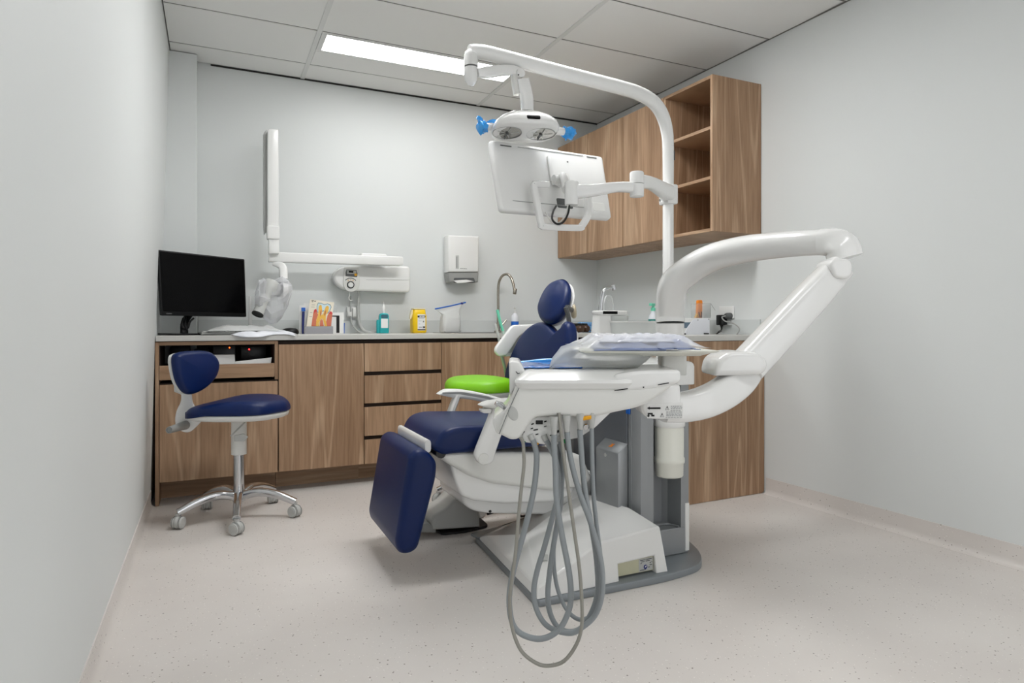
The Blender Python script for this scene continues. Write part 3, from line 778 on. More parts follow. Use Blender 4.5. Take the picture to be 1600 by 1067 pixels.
b = NB(); box(b, 1.517, 1.523, 2.146, 2.170, 0.605, 0.634, 0.001, 1); obj('blue_tab', b, 'blue_plastic', unit)
# head block, spittoon and bowl
b = NB(); puff(b, rpoly([(1.515, 2.13), (1.55, 2.075), (1.795, 2.075), (1.96, 2.66), (1.90, 2.76), (1.515, 2.76)], [0.03, 0.03, 0.02, 0.05, 0.05, 0.05]), (Vector((0, 0, 0.815)), X_, Y_), 0.095, 0.022, 3, rb=0.004)
obj('head_block', b, 'white_plastic', unit)
b = NB()
pz = [(0.815, 0.150, 0.055, -0.02), (0.83, 0.125, 0.045, -0.015), (0.87, 0.058, 0.034, 0.0), (0.93, 0.046, 0.028, 0.004), (0.995, 0.042, 0.026, 0.006), (1.026, 0.040, 0.026, 0.008), (1.029, 0.037, 0.023, 0.008)]
rs = []
for z, wx, wy, dx in pz:
    rs.append([(1.612 + dx * 2 - 0.0 + (wx - 0.05) * 0.55 + px_ * wx, 2.505 + py_ * wy, z) for px_, py_ in rrect(2, 2, 0.55, 4)])
rings(b, rs)
sp = obj('spittoon_post', b, 'white_plastic', unit)
b = NB(); puff(b, rrect(0.17, 0.075, 0.03, 5, 1.660, 2.50), (Vector((0, 0, 1.029)), X_, Y_), 0.022, 0.006, 2, rb=0.012)
obj('spittoon_head', b, 'white_plastic', unit)
b = NB(); puff(b, rrect(0.105, 0.06, 0.025, 5, 1.70, 2.50), (Vector((0, 0, 1.006)), X_, Y_), 0.026, 0.002, 2, rb=0.012)
obj('cup_filler', b, 'bowl_glass', unit)
b = NB(); flat(b, rrect(0.078, 0.013, 0.001, 1, 1.637, 1.0195), (Vector((0, 2.4625, 0)), X_, Z_), 0.0, 0.001)
obj('display_strip', b, 'screen_black', unit)
b = NB(); lathe(b, [(0.0, 0.0), (0.009, 0.0), (0.009, 0.012), (0.0, 0.012)], (1.70, 2.48, 0.969), (0, 0, 1), 12); obj('filler_nozzle', b, 'lime_leather', unit)
b = NB(); lathe(b, [(0.0, 0.818), (0.06, 0.818), (0.085, 0.83), (0.115, 0.86), (0.136, 0.91), (0.145, 0.968), (0.146, 0.976), (0.142, 0.976), (0.131, 0.91), (0.110, 0.865), (0.08, 0.838), (0.0, 0.83)], (1.79, 2.50, 0), (0, 0, 1), 40)
sbw = obj('spittoon_bowl', b, 'bowl_glass', unit, 50)
b = NB(); lathe(b, [(0.141, 0.974), (0.147, 0.974), (0.148, 0.978), (0.147, 0.981), (0.141, 0.981), (0.140, 0.978), (0.141, 0.974)], (1.79, 2.50, 0), (0, 0, 1), 40, cap=False); obj('bowl_rim', b, 'white_plastic', sbw, 60)
b = NB(); puff(b, rrect(0.055, 0.022, 0.006, 3, 1.855, 0.957), (Vector((0, 2.35, 0)), X_, Z_), 0.03, 0.003, 2); obj('bowl_clip', b, 'white_plastic', unit)
b = NB(); tube(b, [(1.6142, 2.51, 1.0243), (1.6211, 2.51, 1.0743), (1.6315, 2.51, 1.1158), (1.649, 2.51, 1.1309), (1.6841, 2.51, 1.1377)], [0.011, 0.010, 0.009, 0.008, 0.008], 12, 5)
lathe(b, [(0.0, -0.014), (0.010, -0.014), (0.012, 0.0), (0.010, 0.010), (0.0, 0.010)], (1.6877, 2.51, 1.1348), (0.3, -0.2, -1), 14)
obj('cup_faucet', b, 'chrome', unit)
b = NB(); lathe(b, [(0.0, 0.0), (0.024, 0.0), (0.026, 0.03), (0.018, 0.062), (0.012, 0.07), (0.0, 0.07)], (1.665, 2.52, 1.030), (0, 0, 1), 20); obj('cup', b, 'acrylic_clear', unit)

# water bottle in the niche
t = thing('water_bottle', 'white plastic water bottle hanging in the tower niche', 'bottle', (1.685, 2.115, 0.39))
b = NB(); lathe(b, [(0.0, 0.352), (0.051, 0.352), (0.0555, 0.357), (0.0565, 0.405), (0.0605, 0.409), (0.0612, 0.418), (0.0605, 0.427), (0.0575, 0.432), (0.058, 0.545), (0.056, 0.554), (0.0, 0.554)], (1.680, 2.10, 0), (0, 0, 1), 36)
obj('bottle_body', b, 'warm_white', t, 50)
b = NB(); lathe(b, [(0.0, 0.5545), (0.06, 0.5545), (0.063, 0.559), (0.063, 0.579), (0.060, 0.585), (0.0, 0.585)], (1.680, 2.10, 0), (0, 0, 1), 36)
obj('cap', b, 'white_plastic', t, 50)

# ================================================================== DELIVERY UNIT: jointed arm and instrument table
dl = thing('delivery_unit', 'white instrument table on a jointed arm, grey hoses hanging beneath', 'delivery unit', (1.745, 2.18, 0.815))
colx, coly = 1.742, 2.172
b = NB(); lathe(b, [(0.0, 0.816), (0.058, 0.816), (0.058, 0.970), (0.0, 0.970)], (colx, coly, 0), (0, 0, 1), 32)
obj('arm_column', b, 'white_plastic', dl, 50)
b = NB(); lathe(b, [(0.0, 0.970), (0.0565, 0.970), (0.0565, 0.974), (0.0, 0.974)], (colx, coly, 0), (0, 0, 1), 32)
obj('joint_ring', b, 'dark_grey', dl, 50)
b = NB()
tube(b, [(colx, coly, 0.974), (colx, coly, 1.02), (1.7128, 2.1151, 1.1235), (1.7274, 2.0422, 1.179), (1.7387, 1.9266, 1.2202), (1.7356, 1.7737, 1.2364), (1.7309, 1.6215, 1.2358), (1.7303, 1.4894, 1.2295), (1.7392, 1.4081, 1.2248)],
     [0.057, 0.058, 0.058, 0.056, 0.052, 0.048, 0.044, 0.041, 0.040], 20, 6, up=(0.35, 0.9, 0.2), ry=[0.057, 0.058, 0.056, 0.05, 0.046, 0.042, 0.038, 0.035, 0.034], power=2.6)
obj('upper_arm', b, 'white_plastic', dl, 60)
b = NB()
tube(b, [(1.729, 1.4184, 1.2254), (1.7372, 1.3815, 1.2197), (1.7454, 1.3611, 1.2021), (1.7516, 1.3527, 1.1683)], [0.041, 0.044, 0.048, 0.046], 20, 6, up=(0.35, 0.9, 0.2), ry=[0.036, 0.040, 0.044, 0.044], power=3)
obj('arm_knuckle', b, 'white_plastic', dl, 60)
p0, p1 = Vector((1.7172, 1.3522, 1.1377)), Vector((1.3888, 1.3945, 0.8439))
b = NB(); tube(b, [p0, p0.lerp(p1, 0.33), p0.lerp(p1, 0.66), p1], [0.040, 0.046, 0.047, 0.047], 24, 3, up=tuple(CF), ry=[0.040, 0.046, 0.047, 0.047], power=4.5)
obj('parallel_arm', b, 'white_plastic', dl, 40)
b = NB(); puff(b, rpoly([(0.9312, 1.1447), (0.9462, 1.1634), (0.991, 1.1597), (1.0004, 1.1447), (0.9985, 1.1111), (0.9817, 1.0999), (0.9462, 1.1036)], 0.014), (CF * 1.885, CR, Z_), 0.10, 0.010, 3)
obj('upper_joint', b, 'white_plastic', dl)
b = NB(); puff(b, rpoly([(0.5565, 0.8391), (0.5635, 0.8707), (0.5969, 0.8918), (0.632, 0.8935), (0.6776, 0.89), (0.7022, 0.8707), (0.704, 0.8479), (0.6882, 0.8286), (0.5583, 0.8251)], [0.01, 0.03, 0.03, 0.03, 0.03, 0.02, 0.02, 0.02, 0.01]), (CF * 1.765, CR, Z_), 0.14, 0.016, 4)
obj('elbow_cover', b, 'white_plastic', dl)
b = NB()
tube(b, [(1.4018, 1.4051, 0.8391), (1.356, 1.3932, 0.8047), (1.2912, 1.3848, 0.7739), (1.2218, 1.384, 0.7525), (1.1608, 1.3958, 0.7421), (1.107, 1.4098, 0.7417)],
     [0.044, 0.044, 0.043, 0.042, 0.040, 0.038], 24, 6, up=tuple(CF), ry=[0.044, 0.043, 0.042, 0.040, 0.036, 0.034], power=4)
obj('lower_arm', b, 'white_plastic', dl, 45)
# pivot housing under the table
b = NB(); puff(b, rpoly([(0.3412, 0.7842), (0.4034, 0.8111), (0.4421, 0.8111), (0.4471, 0.7237), (0.4438, 0.7186), (0.3698, 0.7186), (0.3496, 0.7253), (0.3395, 0.7405)], [0.02, 0.01, 0.01, 0.01, 0.004, 0.02, 0.012, 0.01]), (CF * 1.685, CR, Z_), 0.115, 0.012, 4)
pv = obj('pivot_housing', b, 'white_plastic', dl)
fr = (CF * 1.6848, CR, Z_)
b = NB(); flat(b, rpoly([(0.3536, 0.7596), (0.4474, 0.763), (0.4474, 0.7219), (0.3536, 0.7219)], 0.001, 1), fr, 0.0, 0.0006)
stk = obj('warning_label', b, 'label_white', pv)
LBL = (CF * 1.6840, CR, Z_)
b = NB()
flat(b, [(0.3534, 0.7487), (0.3601, 0.753), (0.3601, 0.7507), (0.3886, 0.751), (0.3886, 0.7463), (0.3601, 0.7463), (0.3601, 0.7443)], LBL)
flat(b, [(0.3551, 0.7363), (0.3682, 0.7363), (0.3682, 0.7316), (0.3727, 0.7316), (0.3727, 0.727), (0.3643, 0.727), (0.3643, 0.7319), (0.3591, 0.7319), (0.3591, 0.7292), (0.3611, 0.7292), (0.3568, 0.7245), (0.3527, 0.7292), (0.3551, 0.7292)], LBL)
for (x, y) in ((1042.5, 637.5), (1034.5, 648.5)):
    s = 1.684 / 1005.4; cx, cz = (x - 800) * s, 0.97 - (y - 505.45) * s
    flat(b, [(cx - 0.0006, cz - 0.001), (cx + 0.0006, cz - 0.001), (cx + 0.0009, cz + 0.0045), (cx - 0.0009, cz + 0.0045)], LBL)
    flat(b, [(cx - 0.0006, cz - 0.0032), (cx + 0.0006, cz - 0.0032), (cx + 0.0006, cz - 0.002), (cx - 0.0006, cz - 0.002)], LBL)
obj('label_marks', b, 'ink', pv)
b = NB(); rnd = random.Random(3)
s = 1.684 / 1005.4
for row, (xa, y) in enumerate(((1048, 634.6), (1048, 636.6), (1048, 638.6), (1047.5, 641.2), (1041, 643.6), (1041, 645.6), (1041, 647.6), (1041, 649.6), (1040, 652))):
    x = xa
    while x < 1064:
        w = rnd.uniform(1.2, 4.2); w = min(w, 1066 - x)
        cx, cz = (x + w / 2 - 800) * s, 0.97 - (y - 505.45) * s
        flat(b, rrect(w * s, 0.0012, 0.0001, 1, cx, cz), LBL, 0.0, 0.0005)
        x += w + 0.9
for (x, y) in ((1042.5, 637.5), (1034.5, 648.5)):
    cx, cz = (x - 800) * s, 0.97 - (y - 505.45) * s
    for q in (((-5.4, -5), (-4.6, -5), (0.4, 5.2), (-0.4, 5.2)), ((5.4, -5), (4.6, -5), (-0.4, 5.2), (0.4, 5.2)), ((-5.4, -5), (5.4, -5), (5.0, -4.2), (-5.0, -4.2))):
        flat(b, [(cx + i * s * 0.6, cz + j * s * 0.6) for i, j in q], LBL, 0.0, 0.0005)
obj('label_print', b, 'grey_ink', pv)

# table body
D0 = 1.60
b = NB(); puff(b, rpoly([(0.0095, 0.8132), (0.0191, 0.8195), (0.2546, 0.8163), (0.3183, 0.81), (0.4074, 0.8227), (0.3819, 0.8004), (0.3231, 0.7622), (0.2578, 0.7495), (0.1957, 0.7352), (0.1178, 0.7408), (0.0573, 0.7368), (0.0446, 0.7209), (0.0175, 0.6827), (-0.0016, 0.6795), (-0.0302, 0.6938), (-0.0318, 0.7018)],
                         [0.02, 0.01, 0.02, 0.03, 0.02, 0.02, 0.03, 0.03, 0.03, 0.03, 0.02, 0.03, 0.01, 0.01, 0.01, 0.01]), (CF * D0, CR, Z_), 0.27, 0.010, 3)
body = obj('table_body', b, 'soft_white', dl, 35)
# upper shell: stacked sections, wide lip below, narrower flat top above
def sect(x0, x1, d0, d1, z, r): return [CR * p[0] + CF * p[1] + Z_ * z for p in rrect(x1 - x0, d1 - d0, r, 5, (x0 + x1) / 2, (d0 + d1) / 2)]
b = NB()
rings(b, [sect(0.010, 0.30, 1.596, 1.94, 0.808, 0.03), sect(0.006, 0.305, 1.588, 1.95, 0.822, 0.03), sect(0.010, 0.305, 1.590, 1.95, 0.830, 0.03), sect(0.030, 0.30, 1.625, 1.95, 0.846, 0.035), sect(0.040, 0.29, 1.64, 1.94, 0.850, 0.035)])
obj('table_top', b, 'white_plastic', dl, 35)
b = NB(); puff(b, rpoly([(0.2196, 0.8179), (0.2467, 0.8275), (0.2578, 0.8434), (0.3183, 0.853), (0.4201, 0.8545), (0.4217, 0.8243), (0.3979, 0.8148), (0.3342, 0.8036), (0.2626, 0.8004)], [0.02, 0.02, 0.02, 0.03, 0.01, 0.02, 0.03, 0.03, 0.02]), (CF * 1.597, CR, Z_), 0.24, 0.012, 4)
wing = obj('table_wing', b, 'white_plastic', dl, 40)
b = NB()
for q in (((960,609.5),(981,606.5),(981,608),(960,611)), ((1028,600.5),(1045,597.5),(1045,599),(1028,602)), ((1004.5,604),(1006.5,604),(1006.5,606),(1004.5,606))):
    s = 1.596 / 1005.4
    flat(b, [((x - 800) * s, 0.97 - (y - 505.45) * s) for x, y in q], (CF * 1.5965, CR, Z_), 0.0, 0.001)
obj('lip_slots', b, 'ink', wing)
# raised left wing with finger groove
b = NB(); puff(b, rpoly([(-0.0083, 0.87), (-0.0017, 0.8733), (0.0198, 0.8717), (0.0396, 0.837), (0.0248, 0.8139), (0.0099, 0.8073), (-0.0066, 0.7809), (-0.0066, 0.8139)], [0.005, 0.005, 0.006, 0.02, 0.02, 0.02, 0.02, 0.02]), (CF * 1.655, CR, Z_), 0.19, 0.006, 3)
lw = obj('side_wing', b, 'white_plastic', dl)
b = NB(); tube(b, [(0.7059, 1.4953, 0.8474), (0.7104, 1.4932, 0.8416), (0.7148, 1.4911, 0.8425)], 0.0011, 6, 4); obj('groove', b, 'dark_grey', lw)
b = NB(); puff(b, rpoly([(-0.0522, 0.7261), (-0.0163, 0.7505), (0.0, 0.7831), (0.0098, 0.8092), (0.0196, 0.8125), (-0.0277, 0.6853), (-0.0408, 0.6918)], 0.012), (CF * 1.635, CR, Z_), 0.20, 0.006, 3)
obj('side_panel', b, 'white_plastic', dl)
b = NB(); tube(b, [(0.6894, 1.4417, 0.8102), (0.6707, 1.4505, 0.7657), (0.6447, 1.4625, 0.6957)], 0.0012, 6, 3); obj('panel_seam', b, 'grey_ink', dl)
s = 1.598 / 1005.4
b = NB(); puff(b, [(((801.5 + 8 * cos(t_) * 1.0 + 2.0 * sin(t_)) - 800) * s, 0.97 - (646 - 505.45) * s + 11 * s * sin(t_) * -1.0 + 0) for t_ in [2 * pi * i / 28 for i in range(28)]], (CF * 1.5985, CR, Z_), 0.002, 0.0008, 2)
obj('cap_disc', b, 'light_grey', body)
# underside holder bar with sockets
b = NB()
puff(b, rpoly([(0.0357, 0.7194), (0.0616, 0.7356), (0.1621, 0.7389), (0.2545, 0.7486), (0.2108, 0.7065), (0.1702, 0.6805), (0.1297, 0.674), (0.1102, 0.6595), (0.073, 0.6643), (0.0195, 0.6708)], 0.006), (CF * 1.625, CR, Z_), 0.17, 0.006, 2)
hb = obj('holder_bar', b, 'white_plastic', dl)
b = NB()
s = 1.625 / 1005.4
for (x, y, w, h) in ((842.5, 659.5, 11, 6),):
    flat(b, rrect(w * s, h * s, 0.001, 2, (x - 800) * s, 0.97 - (y - 505.45) * s), (CF * 1.624, CR, Z_), 0.0, 0.003)
for (x, y, w, h) in ((832, 662.5, 4, 2), (852, 658.5, 4, 2), (831, 669.5, 4, 1.6), (852, 666, 4, 1.2), (837, 671.5, 7, 2), (839, 678.5, 4.5, 1.6), (818, 675, 4, 1.6), (861, 680, 4, 1.6), (872, 674, 3, 4)):
    flat(b, rpoly([((x - w / 2 - 800) * s, 0.97 - (y + h / 2 + 0.4 - 505.45) * s), ((x + w / 2 - 800) * s, 0.97 - (y + h / 2 - 0.8 - 505.45) * s), ((x + w / 2 - 800) * s, 0.97 - (y - h / 2 - 0.8 - 505.45) * s), ((x - w / 2 - 800) * s, 0.97 - (y - h / 2 + 0.4 - 505.45) * s)], 0.0008), (CF * 1.624, CR, Z_), 0.0, 0.0012)
obj('holder_slots', b, 'ink', hb)
for (x, y) in ((811, 676.5), (916, 667.5)):
    b = NB(); lathe(b, [(0.0, 0), (0.007, 0), (0.0085, 0.003), (0.007, 0.006), (0.0, 0.006)], CR * ((x - 800) * s) + CF * 1.622 + Z_ * (0.97 - (y - 505.45) * s), (CF[0] * 0.9, CF[1] * 0.9, 0.3), 16); obj('knob', b, 'chrome', hb)
for (x, y, m_) in ((820, 685, 'green_clip'), (861, 690, 'green_clip'), (883, 687, 'green_clip'), (839.5, 692, 'amber')):
    b = NB(); obox(b, CR * ((x - 800) * s) + CF * 1.63 + Z_ * (0.97 - (y - 505.45) * s), (1, -0.46, -0.5), (0.3, -0.1, 1), tuple(CF), 0.0045, 0.009 if m_ == 'green_clip' else 0.005, 0.004, 0.001, 1)
    obj('colour_clip', b, m_, hb)
b = NB(); puff(b, rpoly([(0.1751, 0.7384), (0.1973, 0.7416), (0.1973, 0.732), (0.1751, 0.7288)], 0.002), (CF * 1.598, CR, Z_), 0.03, 0.002, 1); obj('yellow_clip', b, 'amber', hb)
# handpiece connectors and hoses
def at_(x, y, d):
    s = d / 1005.4; return CR * ((x - 800) * s) + CF * d + Z_ * (0.97 - (y - 505.45) * s)
for (x, y0, y1, d) in ((865.5, 651, 679, 1.595), (885.5, 649, 675, 1.60), (906.5, 646, 671, 1.605), (924.5, 644, 669, 1.61)):
    b = NB(); p0, p1 = at_(x, y1, d), at_(x, y0, d); L_ = (p1 - p0).length
    lathe(b, [(0.0, 0.0), (0.0058, 0.0), (0.0065, 0.002), (0.0085, L_ * 0.5), (0.0105, L_ * 0.85), (0.0105, L_), (0.0, L_)], p0, p1 - p0, 16)
    obj('handpiece_connector', b, 'light_grey', dl, 50)
for (x, y, d) in ((812, 680, 1.625), (832, 684, 1.625), (853, 685, 1.625), (874, 686, 1.63)):
    b = NB(); lathe(b, [(0.0, 0.0), (0.0075, 0.0), (0.008, 0.014), (0.0, 0.014)], at_(x, y + 3, d - 0.003), (-0.35, 0.25, 0.9), 14); obj('hose_socket', b, 'light_grey', dl)
HOSES = [
 ('hose_tan', 0.0046, [(0.7012, 1.4627, 0.6852), (0.7072, 1.4566, 0.6728), (0.7081, 1.4529, 0.6412), (0.7068, 1.4502, 0.6114), (0.6989, 1.4505, 0.5496), (0.6918, 1.4505, 0.4832), (0.6848, 1.4505, 0.406), (0.6748, 1.4518, 0.3322), (0.6686, 1.4516, 0.284), (0.6725, 1.4468, 0.2185), (0.6914, 1.435, 0.1612), (0.7247, 1.4165, 0.131), (0.7535, 1.4001, 0.1261), (0.7851, 1.3824, 0.1401), (0.8108, 1.3675, 0.1825), (0.8218, 1.3614, 0.2285), (0.8232, 1.3637, 0.2903), (0.8189, 1.3687, 0.3711), (0.8088, 1.3764, 0.4602), (0.7987, 1.3841, 0.548), (0.79, 1.3912, 0.6281), (0.7827, 1.3976, 0.7086), (0.7798, 1.402, 0.7479)]),
 ('hose_grey', 0.0074, [(0.7305, 1.4491, 0.6787), (0.7385, 1.447, 0.6542), (0.7413, 1.4473, 0.6216), (0.7369, 1.451, 0.5599), (0.7272, 1.457, 0.5028), (0.7147, 1.4645, 0.4441), (0.694, 1.4739, 0.3631), (0.6815, 1.4777, 0.3007), (0.6793, 1.4767, 0.2545), (0.6858, 1.4717, 0.2133), (0.7041, 1.4612, 0.1884), (0.7384, 1.4433, 0.1764), (0.7673, 1.4258, 0.1846), (0.7918, 1.4104, 0.2104), (0.8074, 1.3991, 0.2537), (0.8099, 1.3939, 0.2969), (0.8038, 1.3928, 0.3525), (0.7896, 1.3969, 0.4282), (0.7791, 1.4008, 0.4921), (0.7729, 1.4026, 0.5496), (0.771, 1.4025, 0.6149), (0.7677, 1.4031, 0.6612), (0.7672, 1.4023, 0.6947)]),
 ('hose_grey', 0.0070, [(0.7612, 1.4348, 0.6771), (0.7791, 1.4341, 0.6451), (0.7928, 1.4354, 0.6128), (0.8006, 1.4394, 0.5688), (0.8025, 1.4461, 0.5277), (0.7968, 1.4564, 0.488), (0.7756, 1.469, 0.3965), (0.7568, 1.4758, 0.3312), (0.7485, 1.4776, 0.2808), (0.7537, 1.4732, 0.2372), (0.7722, 1.4626, 0.2002), (0.7982, 1.4485, 0.183), (0.8311, 1.4272, 0.1791), (0.855, 1.4101, 0.198), (0.8801, 1.3924, 0.2298), (0.8919, 1.3809, 0.2792), (0.8904, 1.3756, 0.3445), (0.8791, 1.3758, 0.401), (0.8582, 1.3815, 0.4745), (0.8403, 1.3859, 0.5221), (0.821, 1.3908, 0.5838), (0.8061, 1.3937, 0.6469), (0.7985, 1.3932, 0.7002)]),
 ('hose_grey', 0.0070, [(0.7958, 1.4276, 0.674), (0.8094, 1.4318, 0.6397), (0.8126, 1.4408, 0.5951), (0.8143, 1.4505, 0.5435), (0.8159, 1.4602, 0.4979), (0.8146, 1.4714, 0.4518), (0.8059, 1.4764, 0.3931), (0.7959, 1.479, 0.3237), (0.7905, 1.4794, 0.2678), (0.7941, 1.4756, 0.2203), (0.8113, 1.4655, 0.183), (0.838, 1.4489, 0.1715), (0.8636, 1.4307, 0.1858), (0.8861, 1.414, 0.233), (0.8949, 1.4036, 0.2864), (0.8903, 1.3994, 0.3493), (0.8812, 1.3971, 0.4069), (0.8673, 1.3962, 0.4757), (0.855, 1.3946, 0.5263), (0.8442, 1.3922, 0.5925), (0.8363, 1.3885, 0.6581), (0.83, 1.3841, 0.7057)]),
 ('hose_grey', 0.0056, [(0.7918, 1.4404, 0.669), (0.8069, 1.4474, 0.6256), (0.8176, 1.4564, 0.5732), (0.8238, 1.4674, 0.5035), (0.8178, 1.4841, 0.4327), (0.816, 1.4948, 0.3707), (0.8165, 1.4923, 0.3208), (0.8231, 1.4869, 0.2727), (0.8358, 1.4786, 0.2331), (0.8546, 1.4676, 0.2038), (0.8768, 1.4526, 0.1939), (0.8978, 1.4359, 0.2136), (0.9126, 1.4221, 0.2797), (0.9121, 1.4153, 0.3486), (0.9042, 1.412, 0.4006), (0.8931, 1.4067, 0.4548), (0.8814, 1.4005, 0.5217), (0.8729, 1.3929, 0.5895), (0.8658, 1.3846, 0.6435), (0.8594, 1.376, 0.7081)]),
]
for m_, r_, pts in HOSES:
    b = NB(); tube(b, pts, r_, 10, 5); obj('hose', b, m_, dl, 60)
# syringe tip at the left side
b = NB(); tube(b, [(0.6608, 1.5234, 0.766), (0.6697, 1.5193, 0.7611), (0.6776, 1.5046, 0.7541)], [0.006, 0.0075, 0.006], 12, 3)
lathe(b, [(0, 0), (0.008, 0), (0.008, 0.008), (0, 0.008)], (0.6712, 1.5186, 0.7611), (1, 0.2, -0.6), 12)
obj('syringe_joint', b, 'chrome', dl)
# post carrying the tray
b = NB(); puff(b, rrect(0.072, 0.06, 0.012, 4), (Vector((1.1905, 1.4757, 0.8793)), CR, CF), 0.055, 0.002, 2)
obj('tray_post', b, 'soft_white', dl)

# instrument tray with wrapped contents
tr = thing('instrument_tray', 'white instrument tray above the table, in a clear plastic sleeve', 'tray', (1.0834, 1.4814, 0.8867))
o_ = Vector((1.0883, 1.4791, 0.8938))
def tsec(x0, x1, d0, d1, z, r=0.03): return [CR * p[0] + CF * p[1] + Z_ * z for p in rrect(x1 - x0, d1 - d0, r, 5, (x0 + x1) / 2, (d0 + d1) / 2)]
b = NB()
rings(b, [tsec(0.20, 0.50, 1.68, 1.92, 0.885), tsec(0.19, 0.52, 1.66, 1.94, 0.893), tsec(0.175, 0.535, 1.645, 1.955, 0.8965), tsec(0.172, 0.538, 1.642, 1.958, 0.8995), tsec(0.18, 0.52, 1.66, 1.94, 0.8985), tsec(0.19, 0.51, 1.67, 1.93, 0.892)])
obj('tray_dish', b, 'warm_white', tr, 50)
def crumple(x0, x1, d0, d1, z, h, seed, nx=26, ny=12, edge=0.0, freq=26):
    rnd = random.Random(seed); ph = [(rnd.uniform(-1, 1), rnd.uniform(-1, 1), rnd.uniform(0, 6.3), rnd.uniform(0.4, 1)) for _ in range(9)]
    b = NB(); g = []
    for j in range(ny + 1):
        row = []
        for i in range(nx + 1):
            u_, v_ = i / nx, j / ny
            xx, dd = x0 + (x1 - x0) * u_, d0 + (d1 - d0) * v_
            hh = sum(a_ * abs(sin((p_ * xx + q_ * dd) * freq + f_)) for p_, q_, f_, a_ in ph) / 9 * h
            k = min(1, 6 * min(u_, 1 - u_)) * min(1, 6 * min(v_, 1 - v_))
            wob = 0.006 * sin(17 * u_ + seed) + 0.004 * sin(31 * v_ + seed)
            row.append(b.verts.new(CR * (xx + wob * (0.5 - v_) * 2) + CF * (dd + wob) + Z_ * (z + hh * k + edge * (1 - k))))
        g.append(row)
    for j in range(ny):
        for i in range(nx): b.faces.new((g[j][i], g[j][i + 1], g[j + 1][i + 1], g[j + 1][i]))
    return b
def solid(o, t):
    m_ = o.modifiers.new('solid', 'SOLIDIFY'); m_.thickness = t; m_.offset = 0; return o
tag(solid(obj('folded_sheet', crumple(0.22, 0.40, 1.66, 1.86, 0.901, 0.030, 5, 34, 22, 0, 80), 'indigo_sheet', None, 25), 0.002), 'dark blue folded sheet showing through the tray sleeve, left half', 'sheet', 'wrapped instruments on the tray')
tag(solid(obj('folded_sheet', crumple(0.37, 0.485, 1.66, 1.90, 0.903, 0.034, 8, 28, 22, 0, 70), 'indigo_sheet', None, 25), 0.002), 'indigo folded sheet at the right end of the tray', 'sheet', 'wrapped instruments on the tray')
tag(solid(obj('paper_wrap', crumple(0.24, 0.43, 1.70, 1.84, 0.922, 0.024, 11, 30, 18, 0, 90), 'wrap_white', None, 25), 0.002), 'crumpled white paper wrap on top of the tray', 'paper', 'wrapped instruments on the tray')
b = NB(); obox(b, (1.0473, 1.4761, 0.9265), (1, -0.42, 0.06), (0.42, 0.9, 0), (0, 0, 1), 0.05, 0.03, 0.003, 0.001, 1)
tag(obj('sterile_pouch', b, 'pale_blue_sheet'), 'pale blue sterilisation pouch lying across the tray', 'pouch')
# clear sleeve: draped film over tray
sl = crumple(0.17, 0.505, 1.635, 1.96, 0.920, 0.040, 21, 50, 30, edge=-0.012, freq=85)
film = obj('sleeve', sl, 'sleeve_film', tr, 20)
# bag under the tray, resting on the table
b = NB()
rs = []
for (px_, yt, yb, d0, d1) in ((0.099, 0.853, 0.851, 1.70, 1.72), (0.112, 0.877, 0.852, 1.685, 1.80), (0.14, 0.905, 0.8515, 1.67, 1.88), (0.18, 0.918, 0.8515, 1.66, 1.90), (0.24, 0.914, 0.8515, 1.655, 1.90), (0.30, 0.906, 0.8515, 1.66, 1.88), (0.335, 0.900, 0.853, 1.67, 1.86), (0.355, 0.897, 0.868, 1.69, 1.82), (0.375, 0.895, 0.885, 1.71, 1.78)):
    cz, hz, cd, hd = (yt + yb) / 2, (yt - yb) / 2, (d0 + d1) / 2, (d1 - d0) / 2
    rs.append([CR * px_ + CF * (cd + hd * math.copysign(abs(cos(a_)) ** 0.6, cos(a_))) + Z_ * (cz + hz * math.copysign(abs(sin(a_)) ** 0.6, sin(a_)) + 0.0015 * sin(a_ * 7 + px_ * 90)) for a_ in [2 * pi * i / 28 for i in range(28)]])
rings(b, rs)
tag(obj('plastic_tub', b, 'milky_film', None, 60), 'milky plastic bag sagging from the tray onto the table', 'bag')
tag(solid(obj('blue_film', crumple(0.022, 0.19, 1.70, 1.93, 0.853, 0.008, 31, 14, 12), 'deep_film', None, 25), 0.002), 'deep blue barrier film spread over the table top', 'film', None)
b = NB(); tube(b, [(0.8379, 1.7389, 0.8518), (0.9005, 1.7097, 0.8557), (0.9615, 1.6814, 0.8595)], [0.010, 0.014, 0.012], 14, 4, up=(0, 0, 1), ry=[0.006, 0.010, 0.008])
tag(obj('film_roll', b, 'sky_film', None, 60), 'bright sky blue rolled film along the back of the table', 'film')

# ================================================================== OPERATING LIGHT on its bent pole
ol = thing('operating_light', 'white dental operating light hanging from a tall bent pole', 'lamp', (1.8581, 2.33, 1.0721))
b = NB(); tube(b, [(1.866, 2.34, 1.0668), (1.882, 2.36, 1.2193), (1.9139, 2.4, 1.4906), (1.9139, 2.4, 1.7576), (1.9065, 2.4, 1.8605), (1.8772, 2.4, 1.9365), (1.8265, 2.4, 1.9852), (1.7482, 2.4, 2.0115), (1.6511, 2.4, 2.0226), (1.3567, 2.4, 2.04), (1.1155, 2.4, 2.0557), (1.0015, 2.4, 2.0619), (0.9626, 2.4, 2.0601), (0.9296, 2.4, 2.0542)],
     [0.025, 0.025, 0.025, 0.027, 0.030, 0.031, 0.031, 0.031, 0.030, 0.030, 0.029, 0.028], 20, 6)
obj('pole', b, 'white_plastic', ol, 60)
b = NB(); puff(b, rpoly([(1.8448, 1.1535), (1.8625, 1.1683), (1.9056, 1.1696), (1.92, 1.1441), (1.92, 0.9857), (1.8271, 0.9855)], [0.006, 0.01, 0.01, 0.006, 0.002, 0.002]), frXZ(2.30), 0.07, 0.006, 2)
